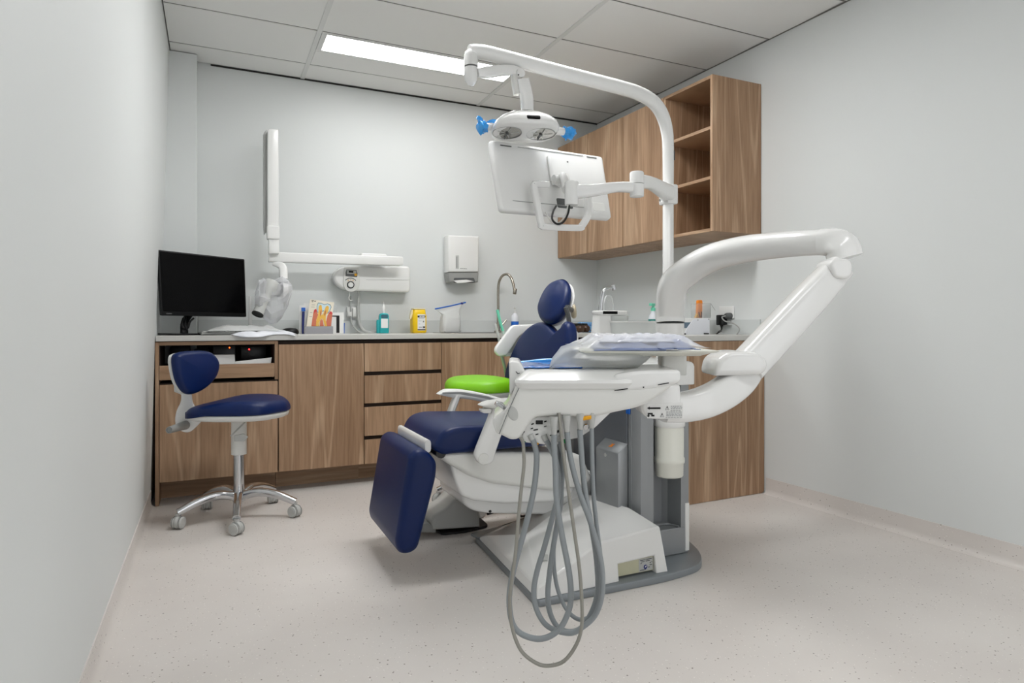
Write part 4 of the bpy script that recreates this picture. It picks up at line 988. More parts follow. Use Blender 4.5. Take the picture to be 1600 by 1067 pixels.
obj('pole_bracket', b, 'white_plastic', ol)
b = NB(); puff(b, rrect(0.004, 0.045, 0.001, 1, 1.94, 1.75), frXZ(2.385), 0.01, 0.001, 1); obj('pole_latch', b, 'dark_grey', ol)
b = NB(); lathe(b, [(0.0253, 0.0), (0.0262, 0.001), (0.0262, 0.003), (0.0253, 0.004)], (1.9139, 2.4, 1.7873), (0, 0, 1), 20, cap=False); obj('pole_collar', b, 'light_grey', ol)
e0 = Vector((0.9351, 2.4, 2.0271))
b = NB(); lathe(b, [(0.0, -0.034), (0.028, -0.030), (0.0285, 0.010), (0.025, 0.026), (0.014, 0.036), (0.0, 0.038)], e0, (0, 0, 1), 24); obj('end_housing', b, 'white_plastic', ol, 60)
b = NB(); lathe(b, [(0.0, -0.037), (0.0268, -0.037), (0.0268, -0.034), (0.0, -0.034)], e0, (0, 0, 1), 24); obj('joint_ring', b, 'dark_grey', ol)
b = NB(); lathe(b, [(0.0, -0.108), (0.012, -0.106), (0.024, -0.088), (0.028, -0.07), (0.028, -0.037), (0.0, -0.037)], e0, (0, 0, 1), 24); obj('swivel', b, 'white_plastic', ol, 60)
q0 = Vector((0.9566, 2.385, 1.9691))
b = NB(); tube(b, [q0, (1.0008, 2.385, 1.9789), (1.0678, 2.39, 1.9995), (1.1109, 2.39, 2.0066), (1.1458, 2.39, 2.0019)], [0.016, 0.022, 0.021, 0.020, 0.018], 16, 4, up=(0, 1, 0), ry=[0.014, 0.018, 0.017, 0.017, 0.016], power=4)
obj('spring_arm', b, 'white_plastic', ol)
b = NB(); lathe(b, [(0.0, -0.02), (0.018, -0.02), (0.018, 0.02), (0.0, 0.02)], (1.1405, 2.385, 1.994), (0, 1, 0), 18); obj('arm_hinge', b, 'white_plastic', ol)
b = NB(); lathe(b, [(0, 0), (0.003, 0), (0.003, 0.002), (0, 0.002)], (1.1275, 2.364, 1.9819), (0, -1, 0), 8); obj('pin', b, 'black', ol)
b = NB(); tube(b, [(1.1225, 2.39, 2.0033), (1.1254, 2.39, 1.9565), (1.1317, 2.385, 1.9085)], 0.0145, 14, 3, up=(0, 1, 0), ry=[0.014, 0.014, 0.012], power=4); 
tube(b, [(1.1259, 2.385, 1.9234), (1.1585, 2.38, 1.932)], 0.010, 12, 1)
obj('yoke', b, 'soft_white', ol)
b = NB(); tube(b, [(1.1531, 2.375, 1.9715), (1.1619, 2.375, 1.9309), (1.1707, 2.375, 1.8927), (1.1736, 2.375, 1.8457)], [0.025, 0.028, 0.027, 0.025], 18, 4, up=(0, 1, 0), ry=[0.014, 0.016, 0.016, 0.015], power=4)
obj('drop_arm', b, 'white_plastic', ol)
b = NB(); lathe(b, [(0, 0), (0.006, 0.004), (0.012, 0.014), (0.012, 0.02), (0, 0.02)], (1.1658, 2.365, 1.818), (0, 0, 1), 14); obj('ball_joint', b, 'grey_plastic', ol)
hc = Vector((1.1644, 2.38, 1.7774))
hu = Vector((0.975, -0.20, 0.03)).normalized(); hn = Vector((-0.03, -0.11, -1.0)).normalized()   # hn: out of the lit face
hv = hn.cross(hu).normalized()
b = NB()
prof = [(0.02, 0.064), (0.25, 0.060), (0.52, 0.050), (0.78, 0.030), (0.94, 0.010), (1.0, -0.010), (0.985, -0.022), (0.93, -0.026), (0.5, -0.026), (0.05, -0.026)]
rings(b, [[hc + hu * x * k + hv * y * k * (1.0) - hn * h for x, y in rrect(0.276, 0.200, 0.088, 7)] for k, h in prof])
hd = obj('lamp_head', b, 'white_plastic', ol, 60)
def face(u_, v_, h): return hc + hu * u_ + hv * v_ + hn * h
for s_ in (-1, 1):
    c_ = face(0.0715 * s_ - 0.004, -0.005 * s_ * 0, 0.0265)
    b = NB(); lathe(b, [(0.058, 0.001), (0.0605, 0.002), (0.0605, -0.001), (0.058, -0.002)], c_, tuple(hn), 32, cap=False); obj('reflector_rim', b, 'grey_plastic', hd)
    b = NB(); lathe(b, [(0.058, -0.0005), (0.053, -0.006 + 0.006), (0.050, 0.0), (0.02, 0.001), (0.0, 0.001)], c_ , tuple(hn), 32, cap=False)
    obj('reflector', b, 'reflector', hd, 60)
    for r0, r1 in ((0.015, 0.048),):
        for a_ in (0.3, 1.5, 2.7, 3.9, 5.1):
            b2 = NB(); d_ = hu * cos(a_) + hv * sin(a_)
            tube(b2, [c_ + d_ * r0 + hn * 0.0025, c_ + d_ * r1 + hn * 0.0025], 0.0015, 6, 1); obj('reflector_rib', b2, 'light_grey', hd)
    b = NB(); tube(b, [c_ + hn * 0.002, c_ + hn * 0.004 - hv * 0.05], 0.0032, 8, 1); lathe(b, [(0, 0), (0.007, 0), (0.007, 0.006), (0, 0.006)], c_ + hn * 0.001, tuple(hn), 12)
    obj('lamp_holder', b, 'dark_grey', hd)
b = NB(); fo = hc + hu * 0.012 + hn * 0.003 - Vector((0.2, 0.975, 0)).normalized() * 0.0 
sd = hv if hv.y < 0 else -hv
puff(b, rrect(0.056, 0.021, 0.008, 4), (hc + sd * 0.0985 + hu * 0.012 - hn * 0.004, hu, (Z_ * 0.85 - sd * 0.53).normalized()), 0.006, 0.002, 2)
obj('sensor_window', b, 'screen_black', hd)
for s_, pts in ((-1, [(1.0525, 2.42, 1.782), (1.0099, 2.42, 1.7713), (0.9762, 2.42, 1.7643)]), (1, [(1.2864, 2.34, 1.7688), (1.3289, 2.34, 1.7688), (1.372, 2.34, 1.7689)])):
    b = NB(); tube(b, pts, [0.018, 0.015, 0.014], 14, 4); hnd = obj('handle', b, 'white_plastic', hd)
    rnd = random.Random(4 + s_); b = NB(); rs = []
    A, B = (Vector(pts[1]) if s_ < 0 else Vector(pts[0]).lerp(Vector(pts[1]), 0.9)), Vector(pts[2])
    P_ = [A.lerp(B, t_) for t_ in (0, 0.3, 0.6, 0.85, 1.15)]
    d_ = (B - A).normalized(); s1 = d_.cross(Z_).normalized(); s2 = s1.cross(d_)
    for i, p_ in enumerate(P_):
        k_ = (0.020, 0.026, 0.022, 0.027, 0.013)[i]
        rs.append([p_ + (s1 * cos(t_) + s2 * sin(t_)) * k_ * rnd.uniform(0.7, 1.25) for t_ in [2 * pi * q / 14 for q in range(14)]])
    rings(b, rs)
    if s_ < 0: tube(b, [P_[0], P_[0] + Vector((0.025, -0.012, 0.020)), P_[0] + Vector((0.055, -0.02, 0.018))], [0.018, 0.012, 0.004], 8, 3, up=(0, 1, 0), ry=0.004); tube(b, [P_[2], P_[2] + Vector((-0.012, -0.01, 0.026)), P_[2] + Vector((-0.026, -0.012, 0.034))], [0.016, 0.013, 0.007], 8, 3, up=(0, 1, 0), ry=0.004)
    else: tube(b, [P_[1] - s2 * 0.018, P_[1] - s2 * 0.035 - d_ * 0.005], [0.006, 0.003], 8, 1)
    tag(obj('handle_wrap', b, 'sky_film', None, 20), ('crumpled blue film wrapped on the left handle of the operating light' if s_ < 0 else 'crumpled blue film wrapped on the right handle of the operating light'), 'film wrap')

# ================================================================== PATIENT MONITOR on an arm from the pole
pm = thing('patient_monitor', 'white patient monitor seen from behind, held by an arm on the pole', 'monitor', (1.9139, 2.4, 1.5796))
tl, tr_, br, bl = Vector((1.0409, 2.46, 1.7359)), Vector((1.5956, 2.46, 1.725)), Vector((1.5802, 2.36, 1.429)), Vector((1.0488, 2.36, 1.4257))
mu_ = ((tr_ - tl) + (br - bl)).normalized(); mo = (tl + tr_ + br + bl) / 4
mv_ = ((tl - bl) + (tr_ - br)); mv_ = (mv_ - mu_ * mv_.dot(mu_)).normalized()
mw = mu_.cross(mv_).normalized()
q2 = [((p - mo).dot(mu_), (p - mo).dot(mv_)) for p in (bl, br, tr_, tl)]
b = NB(); puff(b, rpoly(q2, 0.018), (mo, mu_, mv_), 0.030, 0.012, 3, rb=0.004)
mc = obj('monitor_case', b, 'white_plastic', pm, 40)
W2, H2 = q2[1][0] - 0.0, q2[2][1]
b = NB(); puff(b, rrect(q2[1][0] - q2[0][0] - 0.02, q2[2][1] - q2[1][1] - 0.02, 0.01, 3), (mo - mw * 0.031, -mu_, mv_), 0.002, 0.0, 1); obj('screen', b, 'screen_black', mc)
b = NB(); flat(b, rrect(0.052, 0.005, 0.002, 2, -0.205, H2 - 0.016), (mo, mu_, mv_), 0.0, 0.001); obj('vent_slot', b, 'dark_grey', mc)
b = NB(); flat(b, rrect(0.052, 0.005, 0.002, 2, 0.215, H2 - 0.016), (mo, mu_, mv_), 0.0, 0.001); obj('vent_slot', b, 'dark_grey', mc)
b = NB(); flat(b, rrect(0.32, 0.003, 0.001, 2, 0.01, H2 - 0.014), (mo, mu_, mv_), 0.0, 0.001); obj('vent_slot', b, 'grey_plastic', mc)
b = NB(); flat(b, rrect(0.36, 0.003, 0.001, 2, -0.03, -H2 + 0.040), (mo, mu_, mv_), 0.0, 0.001); obj('panel_seam', b, 'grey_plastic', mc)
b = NB(); flat(b, ellipse(0.004, 0.003, 8, 0.085, H2 - 0.055), (mo, mu_, mv_), 0.0, 0.0015); obj('screw_hole', b, 'dark_grey', mc)
b = NB(); puff(b, rrect(0.075, 0.045, 0.008, 3, 0.035, -H2 + 0.050), (mo + mw * 0.0008, mu_, mv_), 0.003, 0.0, 1); obj('cable_recess', b, 'dark_grey', mc)
b = NB(); puff(b, rrect(0.06, 0.040, 0.006, 3, 0.205, -H2 + 0.050), (mo + mw * 0.002, mu_, mv_), 0.004, 0.001, 1); obj('connector_cover', b, 'soft_white', mc)
b = NB(); puff(b, [(-0.010, 0.0), (0.010, 0.0), (0.008, 0.12), (0.0, 0.126), (-0.008, 0.12)], (mo + mw * 0.010 - mu_ * 0.01 - mv_ * 0.01, mu_, mv_), 0.010, 0.003, 2); obj('mount_spine', b, 'white_plastic', mc)
jt = Vector((1.2928, 2.22, 1.4927))
b = NB(); tube(b, [mo + mw * 0.004 - mv_ * 0.01 + mu_ * 0.01, mo + mw * 0.05 - mv_ * 0.01 + mu_ * 0.02, jt + Vector((-0.01, 0.02, 0.012))], [0.026, 0.02, 0.02], 14, 4); 
lathe(b, [(0, -0.016), (0.022, -0.016), (0.022, 0.016), (0, 0.016)], mo + mw * 0.024 - mv_ * 0.012, tuple(mu_), 16)
obj('monitor_mount', b, 'white_plastic', pm)
b = NB(); lathe(b, [(0, -0.052), (0.026, -0.052), (0.027, -0.048), (0.027, 0.038), (0.024, 0.042), (0, 0.042)], jt, (0, 0, 1), 22); obj('arm_end', b, 'white_plastic', pm, 50)
el = Vector((1.5639, 2.16, 1.5362))
b = NB(); tube(b, [jt, jt.lerp(el, 0.3) + Z_ * -0.004, jt.lerp(el, 0.7) - Z_ * 0.002, el - Z_ * 0.014], [0.030, 0.025, 0.020, 0.022], 18, 4, up=(0.1, 1, 0), ry=[0.022, 0.02, 0.018, 0.02], power=4); obj('front_arm', b, 'white_plastic', pm, 50)
b = NB(); lathe(b, [(0, -0.052), (0.028, -0.050), (0.029, -0.046), (0.029, 0.0), (0, 0.0)], el, (0, 0, 1), 24); lathe(b, [(0, 0.002), (0.029, 0.002), (0.029, 0.044), (0.026, 0.050), (0, 0.051)], el, (0, 0, 1), 24)
obj('elbow', b, 'white_plastic', pm, 50)
b = NB(); tube(b, [el + Z_ * 0.012, (1.6913, 2.24, 1.569), (1.8224, 2.33, 1.5702), (1.9213, 2.4, 1.5713)], [0.030, 0.026, 0.032, 0.040], 18, 4, up=(0.9, -0.45, 0), ry=[0.020, 0.020, 0.026, 0.030], power=4); obj('rear_arm', b, 'white_plastic', pm, 50)
b = NB(); box(b, 1.885, 1.945, 2.365, 2.435, 1.520, 1.612, 0.008, 2); ab = obj('pole_clamp', b, 'white_plastic', pm)
b = NB(); flat(b, [(-0.012, -0.005), (0.012, -0.005), (0.012, 0.005), (-0.012, 0.005)], (Vector((1.7652, 2.27, 1.5064)), (Vector((0.75, 0.6, -0.1))).normalized(), Vector((0.1, -0.3, 0.9)).normalized()), 0.0, 0.001); obj('badge', b, 'grey_plastic', pm)
b = NB(); tube(b, [(1.248, 2.33, 1.5408), (1.192, 2.33, 1.5357), (1.1804, 2.33, 1.5268), (1.1876, 2.31, 1.4436), (1.1946, 2.29, 1.3689), (1.2091, 2.29, 1.3596), (1.364, 2.29, 1.3641), (1.3823, 2.29, 1.3732), (1.407, 2.29, 1.4093), (1.4163, 2.3, 1.4381), (1.4317, 2.32, 1.5071)],
     0.013, 16, 4, up=(0, 1, 0.3), ry=0.012, power=5); obj('handle_frame', b, 'white_plastic', pm, 50)
b = NB(); tube(b, [(1.284, 2.22, 1.4539), (1.2897, 2.24, 1.4142), (1.2805, 2.26, 1.3806), (1.2567, 2.27, 1.3702), (1.2441, 2.29, 1.3903), (1.2689, 2.33, 1.4294), (1.3059, 2.37, 1.4626)], 0.0042, 8, 5); obj('cable', b, 'black', pm, label='looping black cable')
b = NB(); tube(b, [(1.2811, 2.22, 1.4536), (1.2837, 2.25, 1.4102), (1.277, 2.28, 1.3833), (1.2699, 2.31, 1.3766)], 0.003, 8, 5); tube(b, [(1.2332, 2.33, 1.4294), (1.2373, 2.31, 1.4005), (1.2466, 2.3, 1.3789)], 0.0025, 8, 4); obj('cable', b, 'soft_white', pm)

# ================================================================== X-RAY UNIT on the back wall
xr = thing('xray_unit', 'white wall-mounted dental x-ray unit with folded arm', 'x-ray unit', (0.9, 4.434, 1.28))
b = NB(); puff(b, rpoly([(0.7184, 1.279), (0.7307, 1.3131), (0.7679, 1.3439), (0.818, 1.3543), (1.0101, 1.3572), (1.0802, 1.3555), (1.1068, 1.363), (1.2233, 1.3652), (1.2369, 1.348), (1.2369, 1.202), (1.2233, 1.1841), (0.818, 1.1886), (0.7679, 1.2044), (0.7307, 1.2372)], [0.03, 0.03, 0.03, 0.02, 0.02, 0.02, 0.02, 0.012, 0.012, 0.012, 0.012, 0.03, 0.03, 0.03]), frXZ(4.32), 0.112, 0.016, 4)
cb = obj('control_box', b, 'white_plastic', xr, 45)
b = NB(); tube(b, [(0.93, 4.319, 1.2633), (1.2293, 4.319, 1.2706)], 0.0012, 6, 1); obj('box_seam', b, 'light_grey', cb)
b = NB(); puff(b, rpoly([(0.7847, 1.3428), (0.8767, 1.3462), (0.8894, 1.2487), (0.881, 1.2059), (0.8473, 1.1797), (0.8096, 1.1789), (0.7806, 1.2078), (0.7785, 1.2457)], [0.004, 0.004, 0.03, 0.02, 0.02, 0.02, 0.02, 0.03]), frXZ(4.308), 0.014, 0.004, 2)
cp = obj('control_panel', b, 'soft_white', cb)
frp = frXZ(4.3075)
b = NB(); flat(b, [(0.7929, 1.3093), (0.7991, 1.3264), (0.864, 1.3244), (0.8703, 1.3034), (0.8682, 1.2779), (0.7929, 1.2819)], frp); obj('panel_print', b, 'dark_grey', cp)
b = NB(); flat(b, [(0.8011, 1.3222), (0.8618, 1.3201), (0.8639, 1.2989), (0.8011, 1.2969)], frp, 0.0007); obj('panel_print', b, 'light_grey', cp)
b = NB(); flat(b, [(0.8136, 1.3184), (0.8429, 1.3177), (0.8429, 1.3059), (0.8136, 1.3066)], frp, 0.0014); obj('display', b, 'screen_black', cp)
b = NB(); lathe(b, [(0, 0), (0.009, 0), (0.009, 0.004), (0.007, 0.006), (0, 0.006)], (0.8579, 4.3065, 1.2932), (0, -1, 0), 16); obj('exposure_button', b, 'amber', cp)
oo = Vector((0.8257, 4.307, 1.2258))
b = NB(); lathe(b, [(0.0185, 0.0), (0.0185, 0.002), (0.0245, 0.002), (0.0245, 0.0)], oo, (0, -1, 0), 28, cap=False); obj('dial_ring', b, 'ink', cp)
b = NB(); lathe(b, [(0, 0), (0.0175, 0), (0.0175, 0.008), (0.015, 0.011), (0, 0.011)], oo, (0, -1, 0), 28); obj('dial', b, 'white_plastic', cp)
b = NB(); puff(b, [(0.047 * cos(t_), 0.047 * sin(t_)) for t_ in [radians(d) for d in range(40, 141, 10)]] + [(0.042 * cos(t_), 0.042 * sin(t_)) for t_ in [radians(d) for d in range(140, 39, -10)]], (oo - Y_ * 0.0012, X_, Z_), 0.0012, 0, 1); obj('panel_arc', b, 'dark_grey', cp)
for d_ in (62, 90, 118):
    b = NB(); flat(b, [(0.034 * cos(radians(d_)) - 0.004, 0.034 * sin(radians(d_)) - 0.003), (0.034 * cos(radians(d_)) + 0.004, 0.034 * sin(radians(d_)) - 0.003), (0.034 * cos(radians(d_)), 0.034 * sin(radians(d_)) + 0.004)], (oo - Y_ * 0.0006, X_, Z_)); obj('tooth_key', b, 'amber', cp)
b = NB(); puff(b, rpoly([(0.8858, 1.4343), (1.0479, 1.4353), (1.0653, 1.4146), (0.8858, 1.4153)], 0.006), frXZ(4.26), 0.12, 0.004, 2); obj('arm_plate', b, 'white_plastic', xr)
zA = [(0.3117, 4.22, 1.4107), (1.1482, 4.22, 1.4178), (1.157, 4.22, 1.4096), (1.157, 4.22, 1.3667), (1.1439, 4.22, 1.3577), (0.3117, 4.22, 1.3497)]
b = NB(); puff(b, rpoly([(p[0], p[2]) for p in zA], 0.008), frXZ(4.215), 0.065, 0.006, 3); obj('horizontal_arm', b, 'white_plastic', xr)
b = NB(); puff(b, rpoly([(0.3015, 2.1485), (0.3124, 2.1577), (0.3603, 2.1619), (0.364, 2.1525), (0.3677, 1.5565), (0.3015, 1.5523)], [0.006, 0.006, 0.006, 0.006, 0.002, 0.002]), frXZ(4.18), 0.062, 0.006, 3); obj('vertical_arm', b, 'white_plastic', xr)
b = NB(); puff(b, rpoly([(0.2973, 1.5588), (0.3045, 1.567), (0.3688, 1.5672), (0.3725, 1.4969), (0.367, 1.4849), (0.3009, 1.4851)], 0.006), frXZ(4.172), 0.078, 0.006, 3); obj('elbow_joint', b, 'white_plastic', xr)
b = NB(); puff(b, rpoly([(0.3088, 1.4865), (0.3677, 1.4898), (0.3695, 1.3996), (0.3088, 1.3968)], 0.003), frXZ(4.18), 0.06, 0.004, 2); obj('lower_link', b, 'white_plastic', xr)
b = NB(); puff(b, rpoly([(0.2833, 2.1455), (0.3017, 2.1675), (0.3054, 1.5442), (0.287, 1.5194), (0.2833, 1.5744)], 0.004), frXZ(4.235), 0.06, 0.004, 2); obj('arm_cover', b, 'light_grey', xr)
b = NB(); tube(b, [(0.3373, 4.17, 1.3308), (0.365, 4.15, 1.3263), (0.3853, 4.13, 1.306), (0.388, 4.12, 1.2394)], [0.010, 0.020, 0.024, 0.024], 16, 4, up=(0, 1, 0), ry=0.02, power=4); obj('head_bracket', b, 'white_plastic', xr)
b = NB(); lathe(b, [(0, -0.03), (0.036, -0.03), (0.043, -0.02), (0.043, 0.024), (0.036, 0.034), (0, 0.036)], (0.3734, 4.08, 1.1712), (0.82, 0.30, -0.1), 24); yk = obj('yoke_joint', b, 'white_plastic', xr, 50)
b = NB(); lathe(b, [(0.0442, -0.026), (0.0452, -0.022), (0.0452, -0.014), (0.0442, -0.01)], (0.3734, 4.08, 1.1712), (0.82, 0.30, -0.1), 24, cap=False); obj('joint_ring', b, 'ink', yk)
b = NB(); p0, p1 = Vector((0.3134, 4.05, 1.195)), Vector((0.2335, 3.98, 1.0233)); L_ = (p1 - p0).length
lathe(b, [(0, -0.03), (0.042, -0.02), (0.050, 0.0), (0.048, 0.04), (0.037, 0.07), (0.034, 0.09), (0.0315, L_), (0.027, L_), (0.026, L_ - 0.02), (0, L_ - 0.02)], p0, p1 - p0, 28); th = obj('tube_head', b, 'light_grey', xr, 50)
b = NB(); lathe(b, [(0.0, L_ - 0.004), (0.033, L_ - 0.004), (0.033, L_ + 0.004), (0.026, L_ + 0.004), (0.024, L_ + 0.001), (0.0, L_ + 0.001)], p0, p1 - p0, 28); obj('cone_end', b, 'ink', th)
b = NB(); rnd = random.Random(2); rs = []
for k_, (cx, cy, hw_, hh_, yy) in enumerate(((398, 468, 2, 10, 4.02), (404, 464, 10, 25, 4.03), (412, 466, 14, 32, 4.04), (422, 470, 16, 36, 4.05), (432, 470, 16, 36, 4.06), (441, 466, 14, 32, 4.07), (449, 458, 11, 22, 4.08), (456, 452, 3, 7, 4.09))):
    base_ = [(0.2202, 4.02, 1.1092), (0.2416, 4.03, 1.1249), (0.2702, 4.04, 1.1182), (0.3063, 4.05, 1.104), (0.3428, 4.06, 1.1049), (0.3761, 4.07, 1.121), (0.4061, 4.08, 1.1527), (0.4328, 4.09, 1.1769)][k_]
    c_ = Vector(base_)
    rs.append([c_ + Vector((0, 0.085 * min(1, hh_ / 25) * cos(t_) * rnd.uniform(0.6, 1.2), hh_ * 0.00372 * sin(t_) * rnd.uniform(0.72, 1.12))) for t_ in [2 * pi * q / 22 for q in range(22)]])
rings(b, rs)
tag(obj('plastic_bag', b, 'sleeve_film', None, 12), 'clear crumpled plastic bag pulled over the x-ray tube head', 'bag')
b = NB(); tube(b, [(0.8222, 4.33, 1.1802), (0.8222, 4.33, 1.1547), (0.8189, 4.335, 1.1378), (0.8304, 4.34, 1.1232), (0.8451, 4.34, 1.1277)], 0.003, 8, 4); obj('cord_hook', b, 'white_plastic', xr)
b = NB(); tube(b, [(0.8934, 4.39, 1.1887), (0.8999, 4.39, 1.1584), (0.8934, 4.39, 1.1236), (0.8934, 4.39, 1.037), (0.9, 4.38, 0.9676), (0.9195, 4.35, 0.9245), (0.9582, 4.33, 0.9073), (0.9991, 4.32, 0.9072), (1.0359, 4.31, 0.9093)], [0.008, 0.008, 0.010, 0.010, 0.010, 0.011, 0.012, 0.012, 0.012], 12, 5); obj('cord_sleeve', b, 'light_grey', xr)
b = NB()
for i in range(9):
    p_ = Vector((0.9657, 4.325, 0.9082)).lerp(Vector((1.032, 4.312, 0.9088)), i / 8)
    lathe(b, [(0.012, -0.0015), (0.0142, 0), (0.012, 0.0015)], p_, (1, -0.25, 0), 14, cap=False)
cr_ = obj('cord_ribs', b, 'soft_white', xr); cr_['kind'] = 'stuff'
b = NB(); tube(b, [(0.8459, 4.41, 1.1582), (0.8459, 4.41, 1.0369), (0.8525, 4.4, 0.9719), (0.8723, 4.37, 0.9332), (0.9067, 4.35, 0.9074), (0.9475, 4.34, 0.903)], 0.005, 8, 5); obj('power_cord', b, 'light_grey', xr)

# wall sockets
def socket(name, c, u, label, w=0.115, h=0.072):
    u = Vector(u).normalized(); t = thing(name, label, 'socket', tuple(c))
    wv = u.cross(Z_).normalized()
    b = NB(); puff(b, rrect(w, h, 0.004, 3), (Vector(c) + wv * 0.010, u, Z_), 0.010, 0.003, 2); obj('plate', b, 'white_plastic', t)
    return t, wv
t, wv = socket('wall_socket', (0.8529, 4.424, 1.0459), (1, 0, 0), 'white wall socket behind the leaflets, beside the x-ray cord', 0.062, 0.075)
b = NB(); box(b, 0.0, 0.03, 0, 0.03, 0, 0.03, 0.004, 2); bmesh.ops.translate(b, verts=b.verts, vec=Vector((0.8189, 4.38, 1.0192))); obj('plug', b, 'soft_white', t)
b = NB(); puff(b, rrect(0.026, 0.06, 0.006, 3), (Vector((0.8687, 4.395, 1.0455)), X_, Z_), 0.02, 0.004, 2); obj('isolator', b, 'soft_white', t)

# towel dispenser
td = thing('towel_dispenser', 'white paper towel dispenser with grey base on the back wall', 'dispenser', (1.6672, 4.434, 1.2728))
b = NB(); puff(b, rpoly([(1.512, 1.5985), (1.7492, 1.603), (1.7467, 1.3431), (1.512, 1.3352)], [0.012, 0.012, 0.002, 0.002]), frXZ(4.325), 0.105, 0.012, 3); tb = obj('cover', b, 'white_plastic', td)
b = NB(); puff(b, rpoly([(1.5138, 1.3333), (1.7487, 1.3412), (1.7437, 1.2691), (1.5234, 1.2632)], 0.008), frXZ(4.333), 0.098, 0.008, 3); obj('base', b, 'grey_plastic', td)
b = NB(); puff(b, rpoly([(1.556, 1.2958), (1.7126, 1.3005), (1.7226, 1.2661), (1.556, 1.2616)], 0.01), frXZ(4.3325), 0.01, 0.001, 1); obj('slot', b, 'dark_grey', td)
b = NB(); puff(b, rpoly([(1.5505, 1.275), (1.6477, 1.2846), (1.7069, 1.2748), (1.6477, 1.2639), (1.5794, 1.2575)], 0.004), frXZ(4.322), 0.006, 0.001, 1); tag(obj('paper_towel', b, 'paper'), 'white paper towel sticking out of the dispenser', 'paper towel')
b = NB(); flat(b, rpoly([(1.5676, 1.4551), (1.5918, 1.4562), (1.5918, 1.3603), (1.5676, 1.3594)], 0.004), frXZ(4.3248)); obj('level_window', b, 'light_grey', tb)
b = NB(); flat(b, [(1.5737, 1.4462), (1.5785, 1.4464), (1.5785, 1.3689), (1.5737, 1.3687)], frXZ(4.324)); obj('level_mark', b, 'grey_ink', tb)
b = NB()
for i, (xa, xb) in enumerate(((719, 722), (722.6, 725), (725.6, 728.5), (729, 731))):
    pz = Vector((1.6013, 4.3235, 1.3629)); s_ = 0.00425
    flat(b, rrect((xb - xa) * s_, 0.004, 0.0005, 1, pz.x + ((xa + xb) / 2 - 719) * s_, pz.z), frXZ(4.3245))
o = obj('maker_print', b, 'grey_ink', tb)

# ================================================================== THINGS ON THE WORKTOP
ZW = 0.9055
# computer monitor
mon = thing('computer_monitor', 'black flat-screen computer monitor on the worktop by the left wall', 'monitor', (-0.1508, 4.391, 0.9055))
tl, tr_, br, bl = Vector((-0.2674, 3.9398, 1.3673)), Vector((0.1717, 4.1768, 1.3557)), Vector((0.1829, 4.1495, 1.0099)), Vector((-0.2511, 3.9212, 1.0144))
mu_ = ((tr_ - tl) + (br - bl)).normalized(); mo = (tl + tr_ + br + bl) / 4
mv_ = ((tl - bl) + (tr_ - br)); mv_ = (mv_ - mu_ * mv_.dot(mu_)).normalized(); mw = mu_.cross(mv_)
q2 = [((p - mo).dot(mu_), (p - mo).dot(mv_)) for p in (bl, br, tr_, tl)]
b = NB(); puff(b, rpoly(q2, 0.006), (mo, mu_, mv_), 0.022, 0.003, 2); obj('case', b, 'bezel_black', mon)
g0 = [(q2[0][0] + 0.008, q2[0][1] + 0.022), (q2[1][0] - 0.008, q2[1][1] + 0.022), (q2[2][0] - 0.008, q2[2][1] - 0.008), (q2[3][0] + 0.008, q2[3][1] - 0.008)]
b = NB(); flat(b, g0, (mo, mu_, mv_), 0.0, 0.0008); obj('screen', b, 'screen_black', mon)
b = NB(); flat(b, rrect(0.03, 0.006, 0.001, 1, q2[0][0] + 0.04, q2[0][1] + 0.010), (mo, mu_, mv_), 0.0, 0.0005); obj('maker_badge', b, 'dark_grey', mon)
sb = Vector((-0.1483, 4.5244, 0.9055))
b = NB(); obox(b, (sb.x - 0.005, 4.06, ZW + 0.005), tuple(mu_), (-mu_.y, mu_.x, 0), (0, 0, 1), 0.105, 0.085, 0.0045, 0.004, 2); obj('stand_foot', b, 'bezel_black', mon)
b = NB(); tube(b, [(sb.x, 4.10, ZW + 0.008), (sb.x + 0.004, 4.11, 0.98), mo - mw * 0.03 - mv_ * 0.13 - mu_ * 0.05], [0.022, 0.02, 0.02], 12, 4, up=tuple(mw), ry=0.009, power=4); obj('stand_neck', b, 'bezel_black', mon)
b = NB(); tube(b, [(-0.1524, 4.0628, 1.0004), (-0.1581, 4.0434, 0.9716), (-0.1483, 4.0388, 0.943), (-0.1256, 4.0283, 0.9465), (-0.1159, 4.0237, 0.9788), (-0.0964, 4.0147, 1.0003)], 0.005, 8, 4); tube(b, [(-0.1394, 4.0567, 1.0076), (-0.1418, 4.0358, 0.968), (-0.1288, 4.0298, 0.9322)], 0.005, 8, 4); obj('cable', b, 'black', mon)
b = NB(); tube(b, [(sb.x + 0.07, 4.10, ZW + 0.006), (sb.x + 0.12, 4.11, ZW + 0.012), (sb.x + 0.20, 4.12, ZW + 0.006)], [0.008, 0.014, 0.006], 10, 4, up=(0, 0, 1), ry=[0.005, 0.006, 0.004])
tag(obj('cable_plug', b, 'black'), 'small black cable end lying behind the monitor foot', 'cable')

